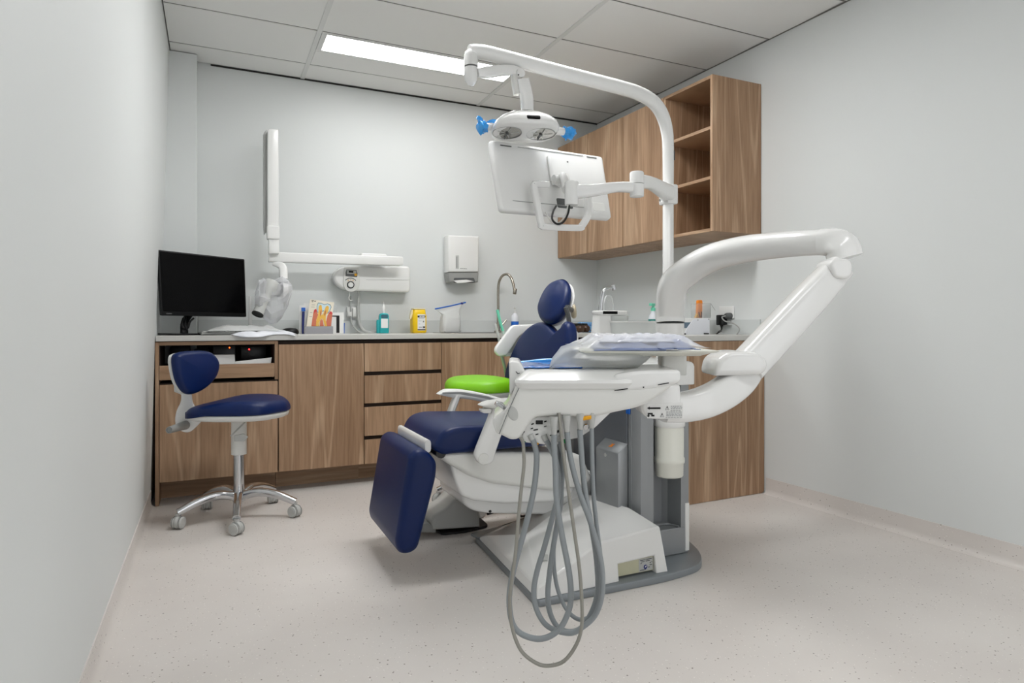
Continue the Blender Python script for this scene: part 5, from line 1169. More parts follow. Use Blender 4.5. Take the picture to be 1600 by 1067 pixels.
# keyboard in its plastic sheet
kb = thing('keyboard', 'grey computer keyboard under a crumpled clear sheet at the worktop edge', 'keyboard', (0.12, 4.02, ZW))
b = NB(); obox(b, (0.125, 4.03, ZW + 0.009), (1, 0.10, 0), (-0.1, 1, 0), (0, 0, 1), 0.19, 0.065, 0.008, 0.004, 2); obj('keyboard_body', b, 'grey_plastic', kb)
for r_ in range(4):
    for c_ in range(13):
        b = NB(); obox(b, (0.125 - 0.17 + c_ * 0.0283 + r_ * 0.003 - (r_ - 1.5) * 0.003, 4.03 + (1.5 - r_) * 0.028 + (c_ - 6) * 0.0028, ZW + 0.0195), (1, 0.1, 0), (-0.1, 1, 0), (0, 0, 1), 0.0115, 0.0105, 0.0025, 0.0015, 1); obj('key', b, 'light_grey', kb)
def wsheet(x0, x1, y0, y1, z, h, seed, droop=0.0, nx=26, ny=12, fq=24):
    rnd = random.Random(seed); ph = [(rnd.uniform(-1, 1), rnd.uniform(-1, 1), rnd.uniform(0, 6.3), rnd.uniform(0.4, 1)) for _ in range(8)]
    b = NB(); g = []
    for j in range(ny + 1):
        row = []
        for i in range(nx + 1):
            u_, v_ = i / nx, j / ny
            x_, y_ = x0 + (x1 - x0) * u_ + 0.012 * sin(9 * v_ + seed), y0 + (y1 - y0) * v_ + 0.014 * sin(7 * u_ + seed)
            hh = sum(a_ * abs(sin((p_ * x_ + q_ * y_) * fq + f_)) for p_, q_, f_, a_ in ph) / 8 * h
            k = min(1, 5 * min(u_, 1 - u_)) * min(1, 5 * min(v_, 1 - v_))
            dz = -droop * max(0, (3.868 - y_) / 0.02) if y_ < 3.868 else 0
            row.append(b.verts.new((x_, y_, z + hh * k + max(dz, -droop))))
        g.append(row)
    for j in range(ny):
        for i in range(nx): b.faces.new((g[j][i], g[j][i + 1], g[j + 1][i + 1], g[j + 1][i]))
    return b
tag(solid(obj('plastic_sheet', wsheet(-0.02, 0.36, 3.90, 4.12, ZW + 0.024, 0.055, 3, 0, 40, 24, 60), 'cloud_bag', None, 25), 0.001), 'crumpled translucent plastic sheet covering the keyboard', 'plastic sheet')
tag(solid(obj('plastic_sheet', wsheet(0.10, 0.43, 3.856, 3.985, ZW + 0.003, 0.040, 9, 0.014, 40, 20, 60), 'wrap_white', None, 25), 0.0012), 'white crumpled sheet hanging slightly over the worktop front edge', 'plastic sheet')
# curing wand standing in its base
wd = thing('curing_wand', 'slim white wand standing upright on a small base, beside the monitor', 'wand', (0.2517, 5.1606, 0.9055))
wb = Vector((0.201, 4.12, 0.9185)); wb.z = ZW
b = NB(); lathe(b, [(0, 0), (0.055, 0), (0.052, 0.018), (0.03, 0.032), (0.012, 0.048), (0, 0.05)], wb, (0, 0, 1), 24); obj('wand_base', b, 'soft_white', wd)
b = NB(); tube(b, [wb + Z_ * 0.045, wb + Z_ * 0.13, wb + Z_ * 0.135, wb + Z_ * 0.225], [0.0105, 0.0105, 0.008, 0.008], 12, 2); obj('wand_stick', b, 'white_plastic', wd)
# mouse
ms = thing('computer_mouse', 'black computer mouse on the worktop left of the leaflets', 'mouse', (0.401, 3.8883, 0.9055))
mc_ = Vector((0.4177, 4.05, 0.9105)); mc_.z = ZW
b = NB(); rings(b, [[mc_ + Vector((0.052 * k * cos(t_) + sh_, 0.034 * k * sin(t_), h_)) for t_ in [2 * pi * q / 24 for q in range(24)]] for k, h_, sh_ in ((0.9, 0.001, 0), (1, 0.008, 0), (0.97, 0.018, 0), (0.82, 0.029, 0.002), (0.55, 0.036, 0.004), (0.2, 0.0385, 0.005))]); obj('mouse_body', b, 'bezel_black', ms, 60)
b = NB(); tube(b, [mc_ + Vector((-0.012, 0.03, 0.034)), mc_ + Vector((-0.02, 0.036, 0.02))], 0.003, 8, 1); obj('mouse_wheel', b, 'dark_grey', ms)

# leaflet stand and leaflets
def zed(p, z): return Vector((p[0], p[1], z))
ls = thing('leaflet_holder', 'grey acrylic leaflet holder with front lip on the worktop', 'holder', (0.60, 4.22, ZW))
Yl = 4.18
b = NB(); puff(b, [(0.5182, 0.9519), (0.6915, 0.9515), (0.6915, 0.8987), (0.5182, 0.9)], frXZ(Yl), 0.003, 0.001, 1); obj('front_lip', b, 'acrylic_grey', ls)
xa, xb = (0.5182, 4.18, 0.9279)[0], (0.6915, 4.18, 0.9272)[0]
b = NB(); box(b, xa, xb, Yl + 0.003, Yl + 0.14, ZW, ZW + 0.004, 0.001, 1); obj('tray_floor', b, 'acrylic_grey', ls)
b = NB(); puff(b, [(xa, ZW + 0.004), (xb, ZW + 0.004), (xb, ZW + 0.09), (xa, ZW + 0.09)], frXZ(Yl + 0.137), 0.003, 0.001, 1); obj('back_plate', b, 'acrylic_clear', ls)
# dental diagram leaflet
tlp = [(0.5535, 1.1226), (0.7008, 1.1045), (0.6769, 0.9474), (0.5303, 0.9477)]
lf = thing('leaflet', 'cream leaflet with a cut-away tooth drawing in the holder', 'leaflet', (0.60, 4.2, ZW))
frl = frXZ(4.195)
b = NB(); puff(b, [(tlp[3][0], ZW + 0.005), (tlp[2][0], ZW + 0.005), tlp[2], tlp[1], tlp[0], tlp[3]], frl, 0.002, 0, 1); card = obj('card', b, 'cream_paper', lf)
def px_(pts): return [(0, 0)]
def prn(pts, m_, h_): 
    b = NB(); flat(b, pts, frXZ(4.1945), h_, 0.0004); obj('printed_shape', b, m_, card)
prn([(0.5722, 1.0362), (0.578, 1.0564), (0.5897, 1.0625), (0.5955, 1.0444), (0.6014, 1.0243), (0.5897, 0.992), (0.5936, 0.9537), (0.5606, 0.9537)], 'gum_pink', 0)
prn([(0.5748, 1.0382), (0.5786, 1.0571), (0.5895, 1.0629), (0.5942, 1.0484), (0.5798, 1.039)], 'gum_red', 0.0006)
prn([(0.6603, 1.0246), (0.6722, 1.043), (0.6801, 1.0483), (0.6904, 1.037), (0.688, 1.0166), (0.6801, 0.9535), (0.6465, 0.9536), (0.6524, 0.9921)], 'gum_pink', 0)
prn([(0.6641, 1.0279), (0.6779, 1.0491), (0.6906, 1.037), (0.6819, 1.0288), (0.668, 1.0328)], 'gum_red', 0.0006)
prn([(0.5942, 1.0424), (0.5934, 1.0807), (0.6012, 1.1017), (0.6208, 1.0992), (0.6404, 1.0909), (0.6601, 1.0969), (0.6779, 1.0898), (0.6831, 1.0736), (0.672, 1.045), (0.6621, 1.0327), (0.6326, 1.0487), (0.609, 1.0364)], 'outline_teal', 0.0002)
prn([(0.5964, 1.0444), (0.5956, 1.0807), (0.603, 1.0985), (0.6206, 1.0963), (0.6395, 1.0881), (0.66, 1.0936), (0.6758, 1.0865), (0.6798, 1.0735), (0.6695, 1.0474), (0.66, 1.0368), (0.6324, 1.0528), (0.6089, 1.0404)], 'enamel_blue', 0.0006)
prn([(0.603, 1.0444), (0.605, 1.0767), (0.6128, 1.0881), (0.6226, 1.085), (0.6265, 1.0568), (0.6206, 1.0244), (0.6089, 1.0001), (0.6011, 0.9718), (0.5991, 0.9537), (0.5874, 0.9537), (0.5913, 0.996), (0.6011, 1.0202)], 'dentine', 0.0010)
prn([(0.6383, 1.0488), (0.6481, 1.0772), (0.66, 1.0834), (0.6679, 1.0734), (0.6639, 1.0449), (0.6481, 1.0245), (0.6481, 0.9921), (0.656, 0.9536), (0.6422, 0.9536), (0.6324, 0.9921), (0.6246, 1.0042), (0.6108, 0.9839), (0.6089, 0.9536), (0.6011, 0.9537), (0.605, 1.0001), (0.6206, 1.0244), (0.6324, 1.0285)], 'dentine', 0.0014)
prn([(0.6128, 1.0324), (0.6167, 1.0567), (0.6206, 1.0587), (0.6218, 1.0325), (0.6128, 1.0122)], 'pulp', 0.0018)
prn([(0.6383, 1.0285), (0.6462, 1.0529), (0.6513, 1.0529), (0.6466, 1.0286), (0.6422, 1.0164)], 'pulp', 0.0018)
prn([(0.612, 0.9536), (0.6148, 0.988), (0.6226, 0.9981), (0.6304, 0.988), (0.6355, 0.9536)], 'gum_pink', 0.0018)
for (xa_, xb_, y_) in ((486.8, 490.3, 469.6), (490.8, 493.5, 470.4), (487, 489.5, 471.3)):
    s_ = 0.0041; p_ = (0.5615, 4.1935, 1.114)
    b = NB(); flat(b, rrect((xb_ - xa_) * s_, 0.0035, 0.0003, 1, p_[0] + ((xa_ + xb_) / 2 - 486.8) * s_, p_[2] - (y_ - 469.6) * s_), frXZ(4.1945), 0, 0.0004); obj('title_print', b, 'ink', card)
for y_, xa_, xb_ in ((476, 487, 492), (479.5, 486, 491.5), (488, 484.5, 488), (494, 483.5, 487.5)):
    s_ = 0.0041; p_ = (0.5615, 4.1935, 1.114)
    b = NB(); flat(b, rrect((xb_ - xa_) * s_, 0.0018, 0.0003, 1, p_[0] + ((xa_ + xb_) / 2 - 486.8) * s_, p_[2] - (y_ - 469.6) * s_), frXZ(4.1945), 0, 0.0004); obj('caption_print', b, 'grey_ink', card)
# other leaflets
def leaflet(pts, y, m_, label):
    b = NB(); zl = min(p[1] for p in pts); puff(b, [(p[0], max(p[1], ZW + 0.0005)) for p in pts], frXZ(y), 0.003, 0, 1); return tag(obj('leaflet', b, m_), label, 'leaflet')
leaflet([(0.4928, 1.0847), (0.5334, 1.0892), (0.5334, 0.8949), (0.4928, 0.8952)], 4.235, 'paper', 'white leaflet standing left of the grey holder behind the pen')
leaflet([(0.5235, 1.1001), (0.5725, 1.0987), (0.5725, 0.8941), (0.5235, 0.8945)], 4.27, 'label_white', 'pale leaflet just behind and left of the tooth drawing')
wl = leaflet([(0.6914, 1.0397), (0.7682, 1.0424), (0.7682, 0.8931), (0.6914, 0.8937)], 4.235, 'paper', 'white leaflet with a black bracket print, right in the holder')
b = NB(); flat(b, [(0.6924, 1.0212), (0.7408, 1.0214), (0.7408, 0.9099), (0.7206, 0.91), (0.7206, 1.0131), (0.6924, 1.0146)], frXZ(4.2348), 0, 0.0005); obj('bracket_print', b, 'ink', wl)
b = NB(); flat(b, [(0.7428, 0.9058), (0.7529, 0.9016), (0.7428, 0.8975)], frXZ(4.2348), 0, 0.0005); obj('arrow_print', b, 'ink', wl)
bl_ = leaflet([(0.7596, 0.9719), (0.7801, 0.974), (0.778, 0.8927), (0.7596, 0.8928)], 4.262, 'blue_plastic', 'narrow blue leaflet edge at the right of the holder')
leaflet([(0.6591, 1.0942), (0.7362, 1.0889), (0.7362, 0.9928), (0.6591, 0.9926)], 4.292, 'acrylic_clear', 'clear acrylic sheet standing behind the tooth drawing')
pn = thing('pen', 'dark blue pen standing upright left of the leaflet holder', 'pen', (0.5142, 4.21, 0.8996))
b = NB(); tube(b, [(0.5112, 4.21, 0.9036), (0.5123, 4.21, 0.9718), (0.515, 4.21, 1.044)], [0.005, 0.0075, 0.0085], 10, 3); obj('barrel', b, 'navy_plastic', pn)
b = NB(); box(b, -0.012, 0.012, -0.005, 0.005, -0.012, 0.012, 0.002, 1); bmesh.ops.translate(b, verts=b.verts, vec=Vector((0.5142, 4.21, 1.0581))); obj('cap', b, 'blue_plastic', pn)

# teal hand wash
hw_ = thing('soap_bottle', 'teal hand wash pump bottle with white label on the back worktop', 'bottle', (1.0368, 4.26, 0.8949))
c_ = Vector((1.0346, 4.26, 0.895)); c_.z = ZW
s_ = 0.00405
def bsec(w, d, z, r): return [c_ + Vector((x, y, z)) for x, y in rrect(w, d, r, 4)]
b = NB(); rings(b, [bsec(0.058, 0.045, 0, 0.012), bsec(0.064, 0.05, 0.004, 0.014), bsec(0.064, 0.05, 0.115, 0.014), bsec(0.056, 0.044, 0.128, 0.014), bsec(0.03, 0.03, 0.134, 0.012)]); obj('bottle_body', b, 'teal_liquid', hw_, 50)
b = NB(); rings(b, [[c_ + Vector((-0.03 + x, 0.01 + y, z)) for x, y in rrect(w, 0.04, 0.01, 3)] for w, z in ((0.03, 0.0), (0.034, 0.004), (0.034, 0.08), (0.026, 0.09))]); tag(obj('soap_refill', b, 'teal_liquid', None, 50), 'smaller teal bottle half hidden behind the hand wash', 'bottle')
b = NB(); puff(b, rrect(0.046, 0.062, 0.003, 2, c_.x, ZW + 0.066), frXZ(4.2348), 0.0015, 0.0005, 1); obj('label', b, 'label_white', hw_)
b = NB(); puff(b, rrect(0.046, 0.026, 0.008, 3, c_.x, ZW + 0.112), frXZ(4.2348), 0.0012, 0.0004, 1); obj('neck_window', b, 'teal_dark', hw_)
b = NB()
lathe(b, [(0, 0.134), (0.010, 0.134), (0.010, 0.150), (0.013, 0.151), (0.013, 0.156), (0.0105, 0.157), (0.0105, 0.160), (0.0125, 0.161), (0.0125, 0.172), (0.006, 0.187), (0.0025, 0.192), (0.0015, 0.212), (0, 0.212)], c_, (0, 0, 1), 18); obj('pump', b, 'white_plastic', hw_, 50)
# sharps container
sc_ = thing('sharps_container', 'yellow sharps container with printed label on the back worktop', 'container', (1.2649, 4.24, 0.8936))
c_ = Vector((1.2671, 4.24, 0.8936)); c_.z = ZW
b = NB(); rings(b, [bsec(0.084, 0.075, 0, 0.012), bsec(0.096, 0.085, 0.006, 0.014), bsec(0.096, 0.085, 0.118, 0.014), bsec(0.088, 0.08, 0.130, 0.013), bsec(0.082, 0.074, 0.156, 0.012), bsec(0.076, 0.068, 0.160, 0.012)]); obj('tub', b, 'yellow', sc_, 50)
b = NB(); rings(b, [bsec(0.084, 0.076, 0.1605, 0.012), bsec(0.086, 0.078, 0.163, 0.012), bsec(0.084, 0.076, 0.168, 0.012)]); obj('lid', b, 'pale_yellow', sc_)
b = NB(); puff(b, rpoly([(c_.x - 0.043, ZW + 0.160), (c_.x - 0.041, ZW + 0.128), (c_.x - 0.052, ZW + 0.098), (c_.x - 0.064, ZW + 0.094), (c_.x - 0.058, ZW + 0.130), (c_.x - 0.052, ZW + 0.155)], 0.006), frXZ(4.22), 0.03, 0.003, 2); obj('flap', b, 'pale_yellow', sc_)
fl_ = frXZ(c_.y - 0.0428)
b = NB(); puff(b, rrect(0.054, 0.110, 0.002, 1, c_.x + 0.010, ZW + 0.072), fl_, 0.001, 0, 1); lab_ = obj('label', b, 'label_white', sc_)
b = NB(); flat(b, rrect(0.054, 0.013, 0.0005, 1, c_.x + 0.010, ZW + 0.1115), fl_, 0.0, 0.0005); obj('title_band', b, 'ink', lab_)
b = NB(); flat(b, rrect(0.054, 0.007, 0.0005, 1, c_.x + 0.010, ZW + 0.023), fl_, 0.0, 0.0005); obj('bottom_band', b, 'ink', lab_)
for dx, w_ in ((-0.007, 0.014), (0.012, 0.019)):
    b = NB(); flat(b, rrect(w_, 0.006, 0.001, 1, c_.x + 0.010 + dx, ZW + 0.1115), fl_, 0.0007, 0.0004); obj('title_print', b, 'label_white', lab_)
for dx, dz, w_, h_, m_ in ((0, 0.098, 0.040, 0.002, 'grey_ink'), (-0.010, 0.082, 0.022, 0.002, 'grey_ink'), (-0.014, 0.062, 0.01, 0.002, 'grey_ink'), (-0.008, 0.040, 0.022, 0.004, 'grey_ink'), (0.012, 0.040, 0.006, 0.012, 'ink'), (0.021, 0.040, 0.008, 0.012, 'ink'), (0.014, 0.078, 0.008, 0.010, 'grey_ink')):
    b = NB(); flat(b, rrect(w_, h_, 0.0004, 1, c_.x + 0.010 + dx, ZW + dz), fl_, 0.0, 0.0005); obj('label_print', b, m_, lab_)
# zip bag of gauze
zb = thing('zip_bag', 'clear zip bag of white gauze with a blue slider, beside the sink', 'bag', (1.4899, 4.2, 0.897))
c_ = Vector((1.4852, 4.2, 0.897)); c_.z = ZW + 0.004
b = NB(); rnd = random.Random(6); rs = []
for z, w, d in ((0, 0.13, 0.075), (0.01, 0.145, 0.09), (0.05, 0.14, 0.09), (0.10, 0.135, 0.085), (0.125, 0.12, 0.06), (0.15, 0.14, 0.03), (0.172, 0.18, 0.006), (0.184, 0.205, 0.004)):
    rs.append([c_ + Vector((x * rnd.uniform(0.94, 1.06), y * rnd.uniform(0.9, 1.1), z + (0.03 * x / 0.1 if z > 0.13 else 0.01 * x))) for x, y in rrect(w, d, min(w, d) * 0.4, 4)])
rings(b, rs); obj('bag_film', b, 'cloud_bag', zb, 30)
b = NB(); tube(b, [c_ + Vector((-0.112, 0, 0.160)), c_ + Vector((0.0, 0, 0.182)), c_ + Vector((0.112, 0, 0.208))], 0.005, 8, 3); obj('zip', b, 'blue_plastic', zb)
b = NB(); box(b, 0.074, 0.092, -0.006, 0.006, 0.193, 0.207, 0.002, 1); bmesh.ops.translate(b, verts=b.verts, vec=c_); obj('slider', b, 'navy_plastic', zb)
b = NB(); rings(b, [[c_ + Vector((x, y, z)) for x, y in rrect(w, 0.07, 0.02, 4)] for w, z in ((0.11, 0.003), (0.12, 0.01), (0.118, 0.09), (0.10, 0.104))]); tag(obj('gauze_pack', b, 'paper', None, 50), 'white gauze pack inside the zip bag', 'gauze')
# gooseneck tap
tp = thing('gooseneck_tap', 'tall brushed nickel gooseneck tap behind the sink', 'tap', (1.9037, 4.33, 0.8922))
b = NB(); tube(b, [(1.8986, 4.33, 0.8875), (1.9011, 4.33, 1.0897), (1.9011, 4.33, 1.2072), (1.9044, 4.32, 1.2773), (1.9212, 4.3, 1.3187), (1.9436, 4.27, 1.3291), (1.9605, 4.24, 1.3066), (1.9717, 4.22, 1.2547), (1.9747, 4.21, 1.2172)], 0.0095, 14, 6); obj('spout', b, 'nickel', tp, 60)
b = NB(); lathe(b, [(0, -0.022), (0.011, -0.022), (0.0135, -0.018), (0.0135, 0.014), (0.010, 0.02), (0, 0.02)], (1.9798, 4.21, 1.2034), (0.12, -0.1, 1), 18); obj('aerator', b, 'nickel', tp)
b = NB(); lathe(b, [(0, 0), (0.028, 0), (0.028, 0.01), (0.016, 0.016), (0.016, 0.07), (0, 0.07)], ((1.8986, 4.33, 0.8875)[0], 4.33, ZW), (0, 0, 1), 20); tube(b, [(1.9088, 4.33, 0.9392), (1.9449, 4.33, 0.9721), (1.9657, 4.33, 0.9958)], 0.006, 8, 2); obj('tap_base', b, 'nickel', tp)
# lotion pump bottle
lb = thing('lotion_bottle', 'white pump bottle with a blue label behind the suction holder', 'bottle', (2.0101, 4.28, 0.8922))
c_ = Vector((2.0127, 4.28, 0.8921)); c_.z = ZW
b = NB(); lathe(b, [(0, 0), (0.026, 0), (0.028, 0.004), (0.028, 0.11), (0.024, 0.125), (0.012, 0.134), (0.011, 0.142), (0, 0.142)], c_, (0, 0, 1), 24); obj('bottle_body', b, 'wrap_white', lb, 50)
b = NB(); lathe(b, [(0.0284, 0.012), (0.0286, 0.014), (0.0286, 0.078), (0.0284, 0.08)], c_, (0, 0, 1), 24, cap=False); obj('label', b, 'blue_plastic', lb)
b = NB(); lathe(b, [(0, 0.142), (0.008, 0.142), (0.008, 0.156), (0.004, 0.158), (0.004, 0.176), (0.009, 0.178), (0.008, 0.184), (0, 0.184)], c_, (0, 0, 1), 16); tube(b, [c_ + Z_ * 0.181, c_ + Vector((-0.02, -0.015, 0.178))], 0.004, 8, 1); obj('pump', b, 'white_plastic', lb)
# glasses, blue-zip bag in the corner
gl = thing('loupe_glasses', 'dark protective loupe glasses lying on the corner worktop', 'glasses', (2.3685, 3.95, 0.9037))
c_ = Vector((2.3632, 3.95, 0.8992)); c_.z = ZW
b = NB(); lathe(b, [(0, 0), (0.026, 0), (0.024, 0.045), (0.02, 0.05), (0, 0.05)], c_ + Vector((-0.02, -0.01, 0.026)), (0.3, -0.95, 0.05), 18); obj('lens_barrel', b, 'brown_lens', gl)
b = NB(); lathe(b, [(0, 0), (0.026, 0), (0.024, 0.045), (0.02, 0.05), (0, 0.05)], c_ + Vector((0.03, 0.0, 0.027)), (0.3, -0.95, 0.05), 18); obj('lens_barrel', b, 'brown_lens', gl)
b = NB(); box(b, -0.05, 0.07, -0.005, 0.02, 0.03, 0.066, 0.006, 2); bmesh.ops.translate(b, verts=b.verts, vec=c_); obj('frame', b, 'black', gl)
b = NB(); tube(b, [c_ + Vector((0.06, 0.01, 0.03)), c_ + Vector((0.10, -0.04, 0.008)), c_ + Vector((0.13, -0.08, 0.004)), c_ + Vector((0.09, -0.10, 0.003))], 0.0035, 8, 4); tube(b, [c_ + Vector((-0.04, -0.02, 0.01)), c_ + Vector((0.02, -0.08, 0.004)), c_ + Vector((0.08, -0.11, 0.003))], 0.0025, 8, 4); obj('temple_cord', b, 'black', gl)
b = NB(); c2 = Vector((2.609, 4.2, 0.9136)); c2.z = ZW
box(b, -0.10, 0.10, -0.03, 0.03, 0.0, 0.075, 0.012, 2); bmesh.ops.translate(b, verts=b.verts, vec=c2); bb = obj('blue_box', b, 'pale_blue_sheet')
tag(bb, 'pale blue box with a darker blue band in the worktop corner', 'box')
b = NB(); box(b, -0.101, 0.101, -0.031, 0.031, 0.042, 0.062, 0.012, 2); bmesh.ops.translate(b, verts=b.verts, vec=c2); obj('band', b, 'blue_plastic', bb)

# right worktop: spray bottle, heat sealer, socket
sp_ = thing('spray_bottle', 'white and teal spray bottle on the right worktop behind the arm column', 'bottle', (2.62, 3.55, ZW))
c_ = Vector((1.9577, 2.5699, 0.9055)); c_ = Vector((2.7043, 3.55, 0.8852)); c_.z = ZW
b = NB(); lathe(b, [(0, 0), (0.03, 0), (0.032, 0.006), (0.032, 0.10), (0.026, 0.12), (0.015, 0.135), (0.013, 0.15), (0, 0.15)], c_, (0, 0, 1), 24); obj('bottle_body', b, 'wrap_white', sp_, 50)
b = NB(); lathe(b, [(0.0324, 0.02), (0.0326, 0.022), (0.0326, 0.092), (0.0324, 0.094)], c_, (0, 0, 1), 24, cap=False); obj('label', b, 'teal_label', sp_)
b = NB(); flat(b, rrect(0.026, 0.01, 0.001, 1, 0, 0), (c_ + Vector((-0.022, -0.0245, 0.078)), Vector((0.75, -0.66, 0)), Z_)); obj('label_print', b, 'label_white', sp_)
b = NB(); lathe(b, [(0, 0.15), (0.016, 0.15), (0.016, 0.17), (0.008, 0.175), (0.008, 0.185), (0, 0.185)], c_, (0, 0, 1), 16); obox(b, c_ + Vector((-0.012, -0.006, 0.193)), (0.85, 0.4, 0), (-0.4, 0.85, 0), (0, 0, 1), 0.03, 0.009, 0.009, 0.003, 2); obj('trigger_head', b, 'mint', sp_)
# heat sealer
hs = thing('heat_sealer', 'white pouch sealing machine with clear cover and orange lever', 'sealer', (2.62, 3.1, ZW))
e1 = Vector((1, 0.03, 0)).normalized(); e2 = Vector((-0.03, 1, 0)).normalized()
yS = 3.00
pp = [(2.495, 1.0017), (2.7055, 1.0024), (2.7055, 0.8988), (2.495, 0.891)]
b = NB(); puff(b, rpoly(pp, 0.002), frXZ(yS + 0.004), 0.22, 0.002, 1); obj('sealer_body', b, 'white_plastic', hs)
b = NB(); puff(b, rpoly([(2.5176, 0.8984), (2.5247, 0.9378), (2.5772, 0.9944), (2.7019, 1.0005), (2.7019, 0.8989)], [0.002, 0.02, 0.008, 0.002, 0.002]), frXZ(yS), 0.004, 0.001, 1); sd_ = obj('side_plate', b, 'wrap_white', hs)
b = NB(); flat(b, [(2.4989, 0.9773), (2.5664, 0.9774), (2.5392, 0.9434), (2.4989, 0.9435)], frXZ(yS + 0.004), 0, 0.0006); obj('control_print', b, 'slate_ink', hs)
for x_, y_ in ((1090.5, 500), (1107.4, 498.8)):
    b = NB(); lathe(b, [(0, 0), (0.0032, 0), (0.0025, 0.002), (0, 0.002)], Vector(((2.6112, 2.999, 0.9907) if x_ < 1100 else (2.6937, 2.999, 0.9955))), (0, -1, 0), 10); obj('screw', b, 'dark_grey', sd_)
b = NB(); puff(b, rpoly([(2.6668, 1.1075), (2.6717, 1.1122), (2.6965, 1.1126), (2.7015, 1.106), (2.699, 1.0037), (2.6618, 1.0035)], 0.004), frXZ(3.06), 0.02, 0.002, 1); lev = obj('lever', b, 'orange', hs)
b = NB(); puff(b, rpoly([(2.6495, 1.0046), (2.6692, 1.0416), (2.6692, 1.0047)], 0.002), frXZ(3.06), 0.02, 0.002, 1); obj('lever_foot', b, 'amber', lev)
for q_ in (0, 1):
    b = NB(); tube(b, [(2.6691, 3.057, 1.0376) if q_ == 0 else (2.6889, 3.057, 1.0417), (2.679, 3.057, 1.0067) if q_ == 0 else (2.6889, 3.057, 1.0067)], 0.003, 6, 1); obj('spring', b, 'brown_lens', lev)
ppx = [(2.6042, 1.087), (2.7551, 1.0928), (2.7551, 1.0038), (2.6042, 1.0032)]
b = NB(); puff(b, ppx, frXZ(3.05), 0.002, 0, 1); obj('cover_panel', b, 'acrylic_clear', hs)
b = NB(); hexa(b, [(ppx[1][0] - 0.002, 3.05, ppx[2][1]), (ppx[1][0], 3.05, ppx[2][1]), (ppx[1][0], 3.22, ppx[2][1]), (ppx[1][0] - 0.002, 3.22, ppx[2][1]), (ppx[1][0] - 0.002, 3.05, ppx[1][1]), (ppx[1][0], 3.05, ppx[1][1]), (ppx[1][0], 3.22, ppx[1][1] - 0.04), (ppx[1][0] - 0.002, 3.22, ppx[1][1] - 0.04)]); obj('cover_panel', b, 'acrylic_clear', hs)
b = NB(); tube(b, [(ppx[1][0], 3.05, ppx[1][1]), (ppx[1][0] + 0.035, 3.05, ppx[1][1] - 0.042)], 0.0014, 6, 1); tube(b, [(ppx[1][0], 3.05, ppx[2][1] + 0.008), (ppx[1][0], 3.05, ppx[1][1]), (ppx[0][0], 3.05, ppx[0][1]), (ppx[0][0], 3.05, ppx[3][1])], 0.001, 6, 1); obj('cover_edge', b, 'grey_plastic', hs)
b = NB(); puff(b, rpoly([(2.5817, 0.8999), (2.6154, 0.8996), (2.6106, 0.8845), (2.5913, 0.8866)], 0.002), frXZ(2.992), 0.02, 0.001, 1); obj('catch', b, 'orange', hs)
b = NB(); box(b, 0, 0.03, 0, 0.02, 0, 0.008, 0.002, 1); bmesh.ops.translate(b, verts=b.verts, vec=Vector(((2.4866, 2.99, 0.8932)[0], 2.99, ZW))); box(b, pp[1][0] - 0.05, pp[1][0] - 0.02, 2.985, 3.005, ZW, ZW + 0.008, 0.002, 1); obj('foot', b, 'black', hs)
# socket with adapter on the right wall
sk = Vector((xw(3.02) - 0.001, 3.02, (2.86, 3.018, 1.0384)[2]))
t, wv = socket('wall_socket', sk, (0.0284, -1, 0), 'white double wall socket with plugs, right of the sealing machine', 0.118, 0.075)
pa = Vector((2.825, 3.0324, 0.9914))
b = NB(); obox(b, pa, (0, 1, 0), (0, 0, 1), (1, 0, 0), 0.024, 0.032, 0.024, 0.006, 2); tube(b, [pa - Z_ * 0.03, pa - Z_ * 0.046, pa - Z_ * 0.06], [0.012, 0.006, 0.004], 8, 2); ad = tag(obj('power_adapter', b, 'black'), 'black power adapter plugged into the right wall socket', 'adapter')
b = NB(); tube(b, [pa - Z_ * 0.058, pa + Vector((-0.02, 0.01, -0.075)), pa + Vector((-0.05, -0.02, -0.088)), pa + Vector((-0.07, -0.03, -0.084)), pa + Vector((-0.03, -0.02, -0.072)), pa + Vector((0, 0, -0.066))], 0.0028, 6, 5); obj('cord', b, 'black', ad)
pg = Vector((2.835, 2.9863, 1.0164))
b = NB(); lathe(b, [(0, -0.022), (0.014, -0.022), (0.019, -0.012), (0.020, 0.02), (0, 0.02)], pg, (1, -0.1, 0), 18); plg = tag(obj('round_plug', b, 'dark_grey'), 'round grey plug with a pale cord in the right wall socket', 'plug')
b = NB(); tube(b, [pg + Vector((-0.02, -0.0, 0)), pg + Vector((-0.04, 0.01, -0.008)), pg + Vector((-0.035, -0.01, -0.032)), pg + Vector((-0.02, -0.06, -0.045)), pg + Vector((-0.02, -0.11, -0.075)), (2.8, 2.8819, 0.9038), (2.77, 2.8816, 0.8908), (2.72, 2.9596, 0.8898), (2.66, 3.0297, 0.889)], 0.0042, 8, 5); obj('cord', b, 'grey_plastic', plg)
b = NB(); obox(b, Vector((2.845, 3.0022, 0.9601)), (0, 1, 0), (0, 0, 1), (1, 0, 0), 0.03, 0.002, 0.012, 0.001, 1); obj('cord_shelf', b, 'light_grey', t)

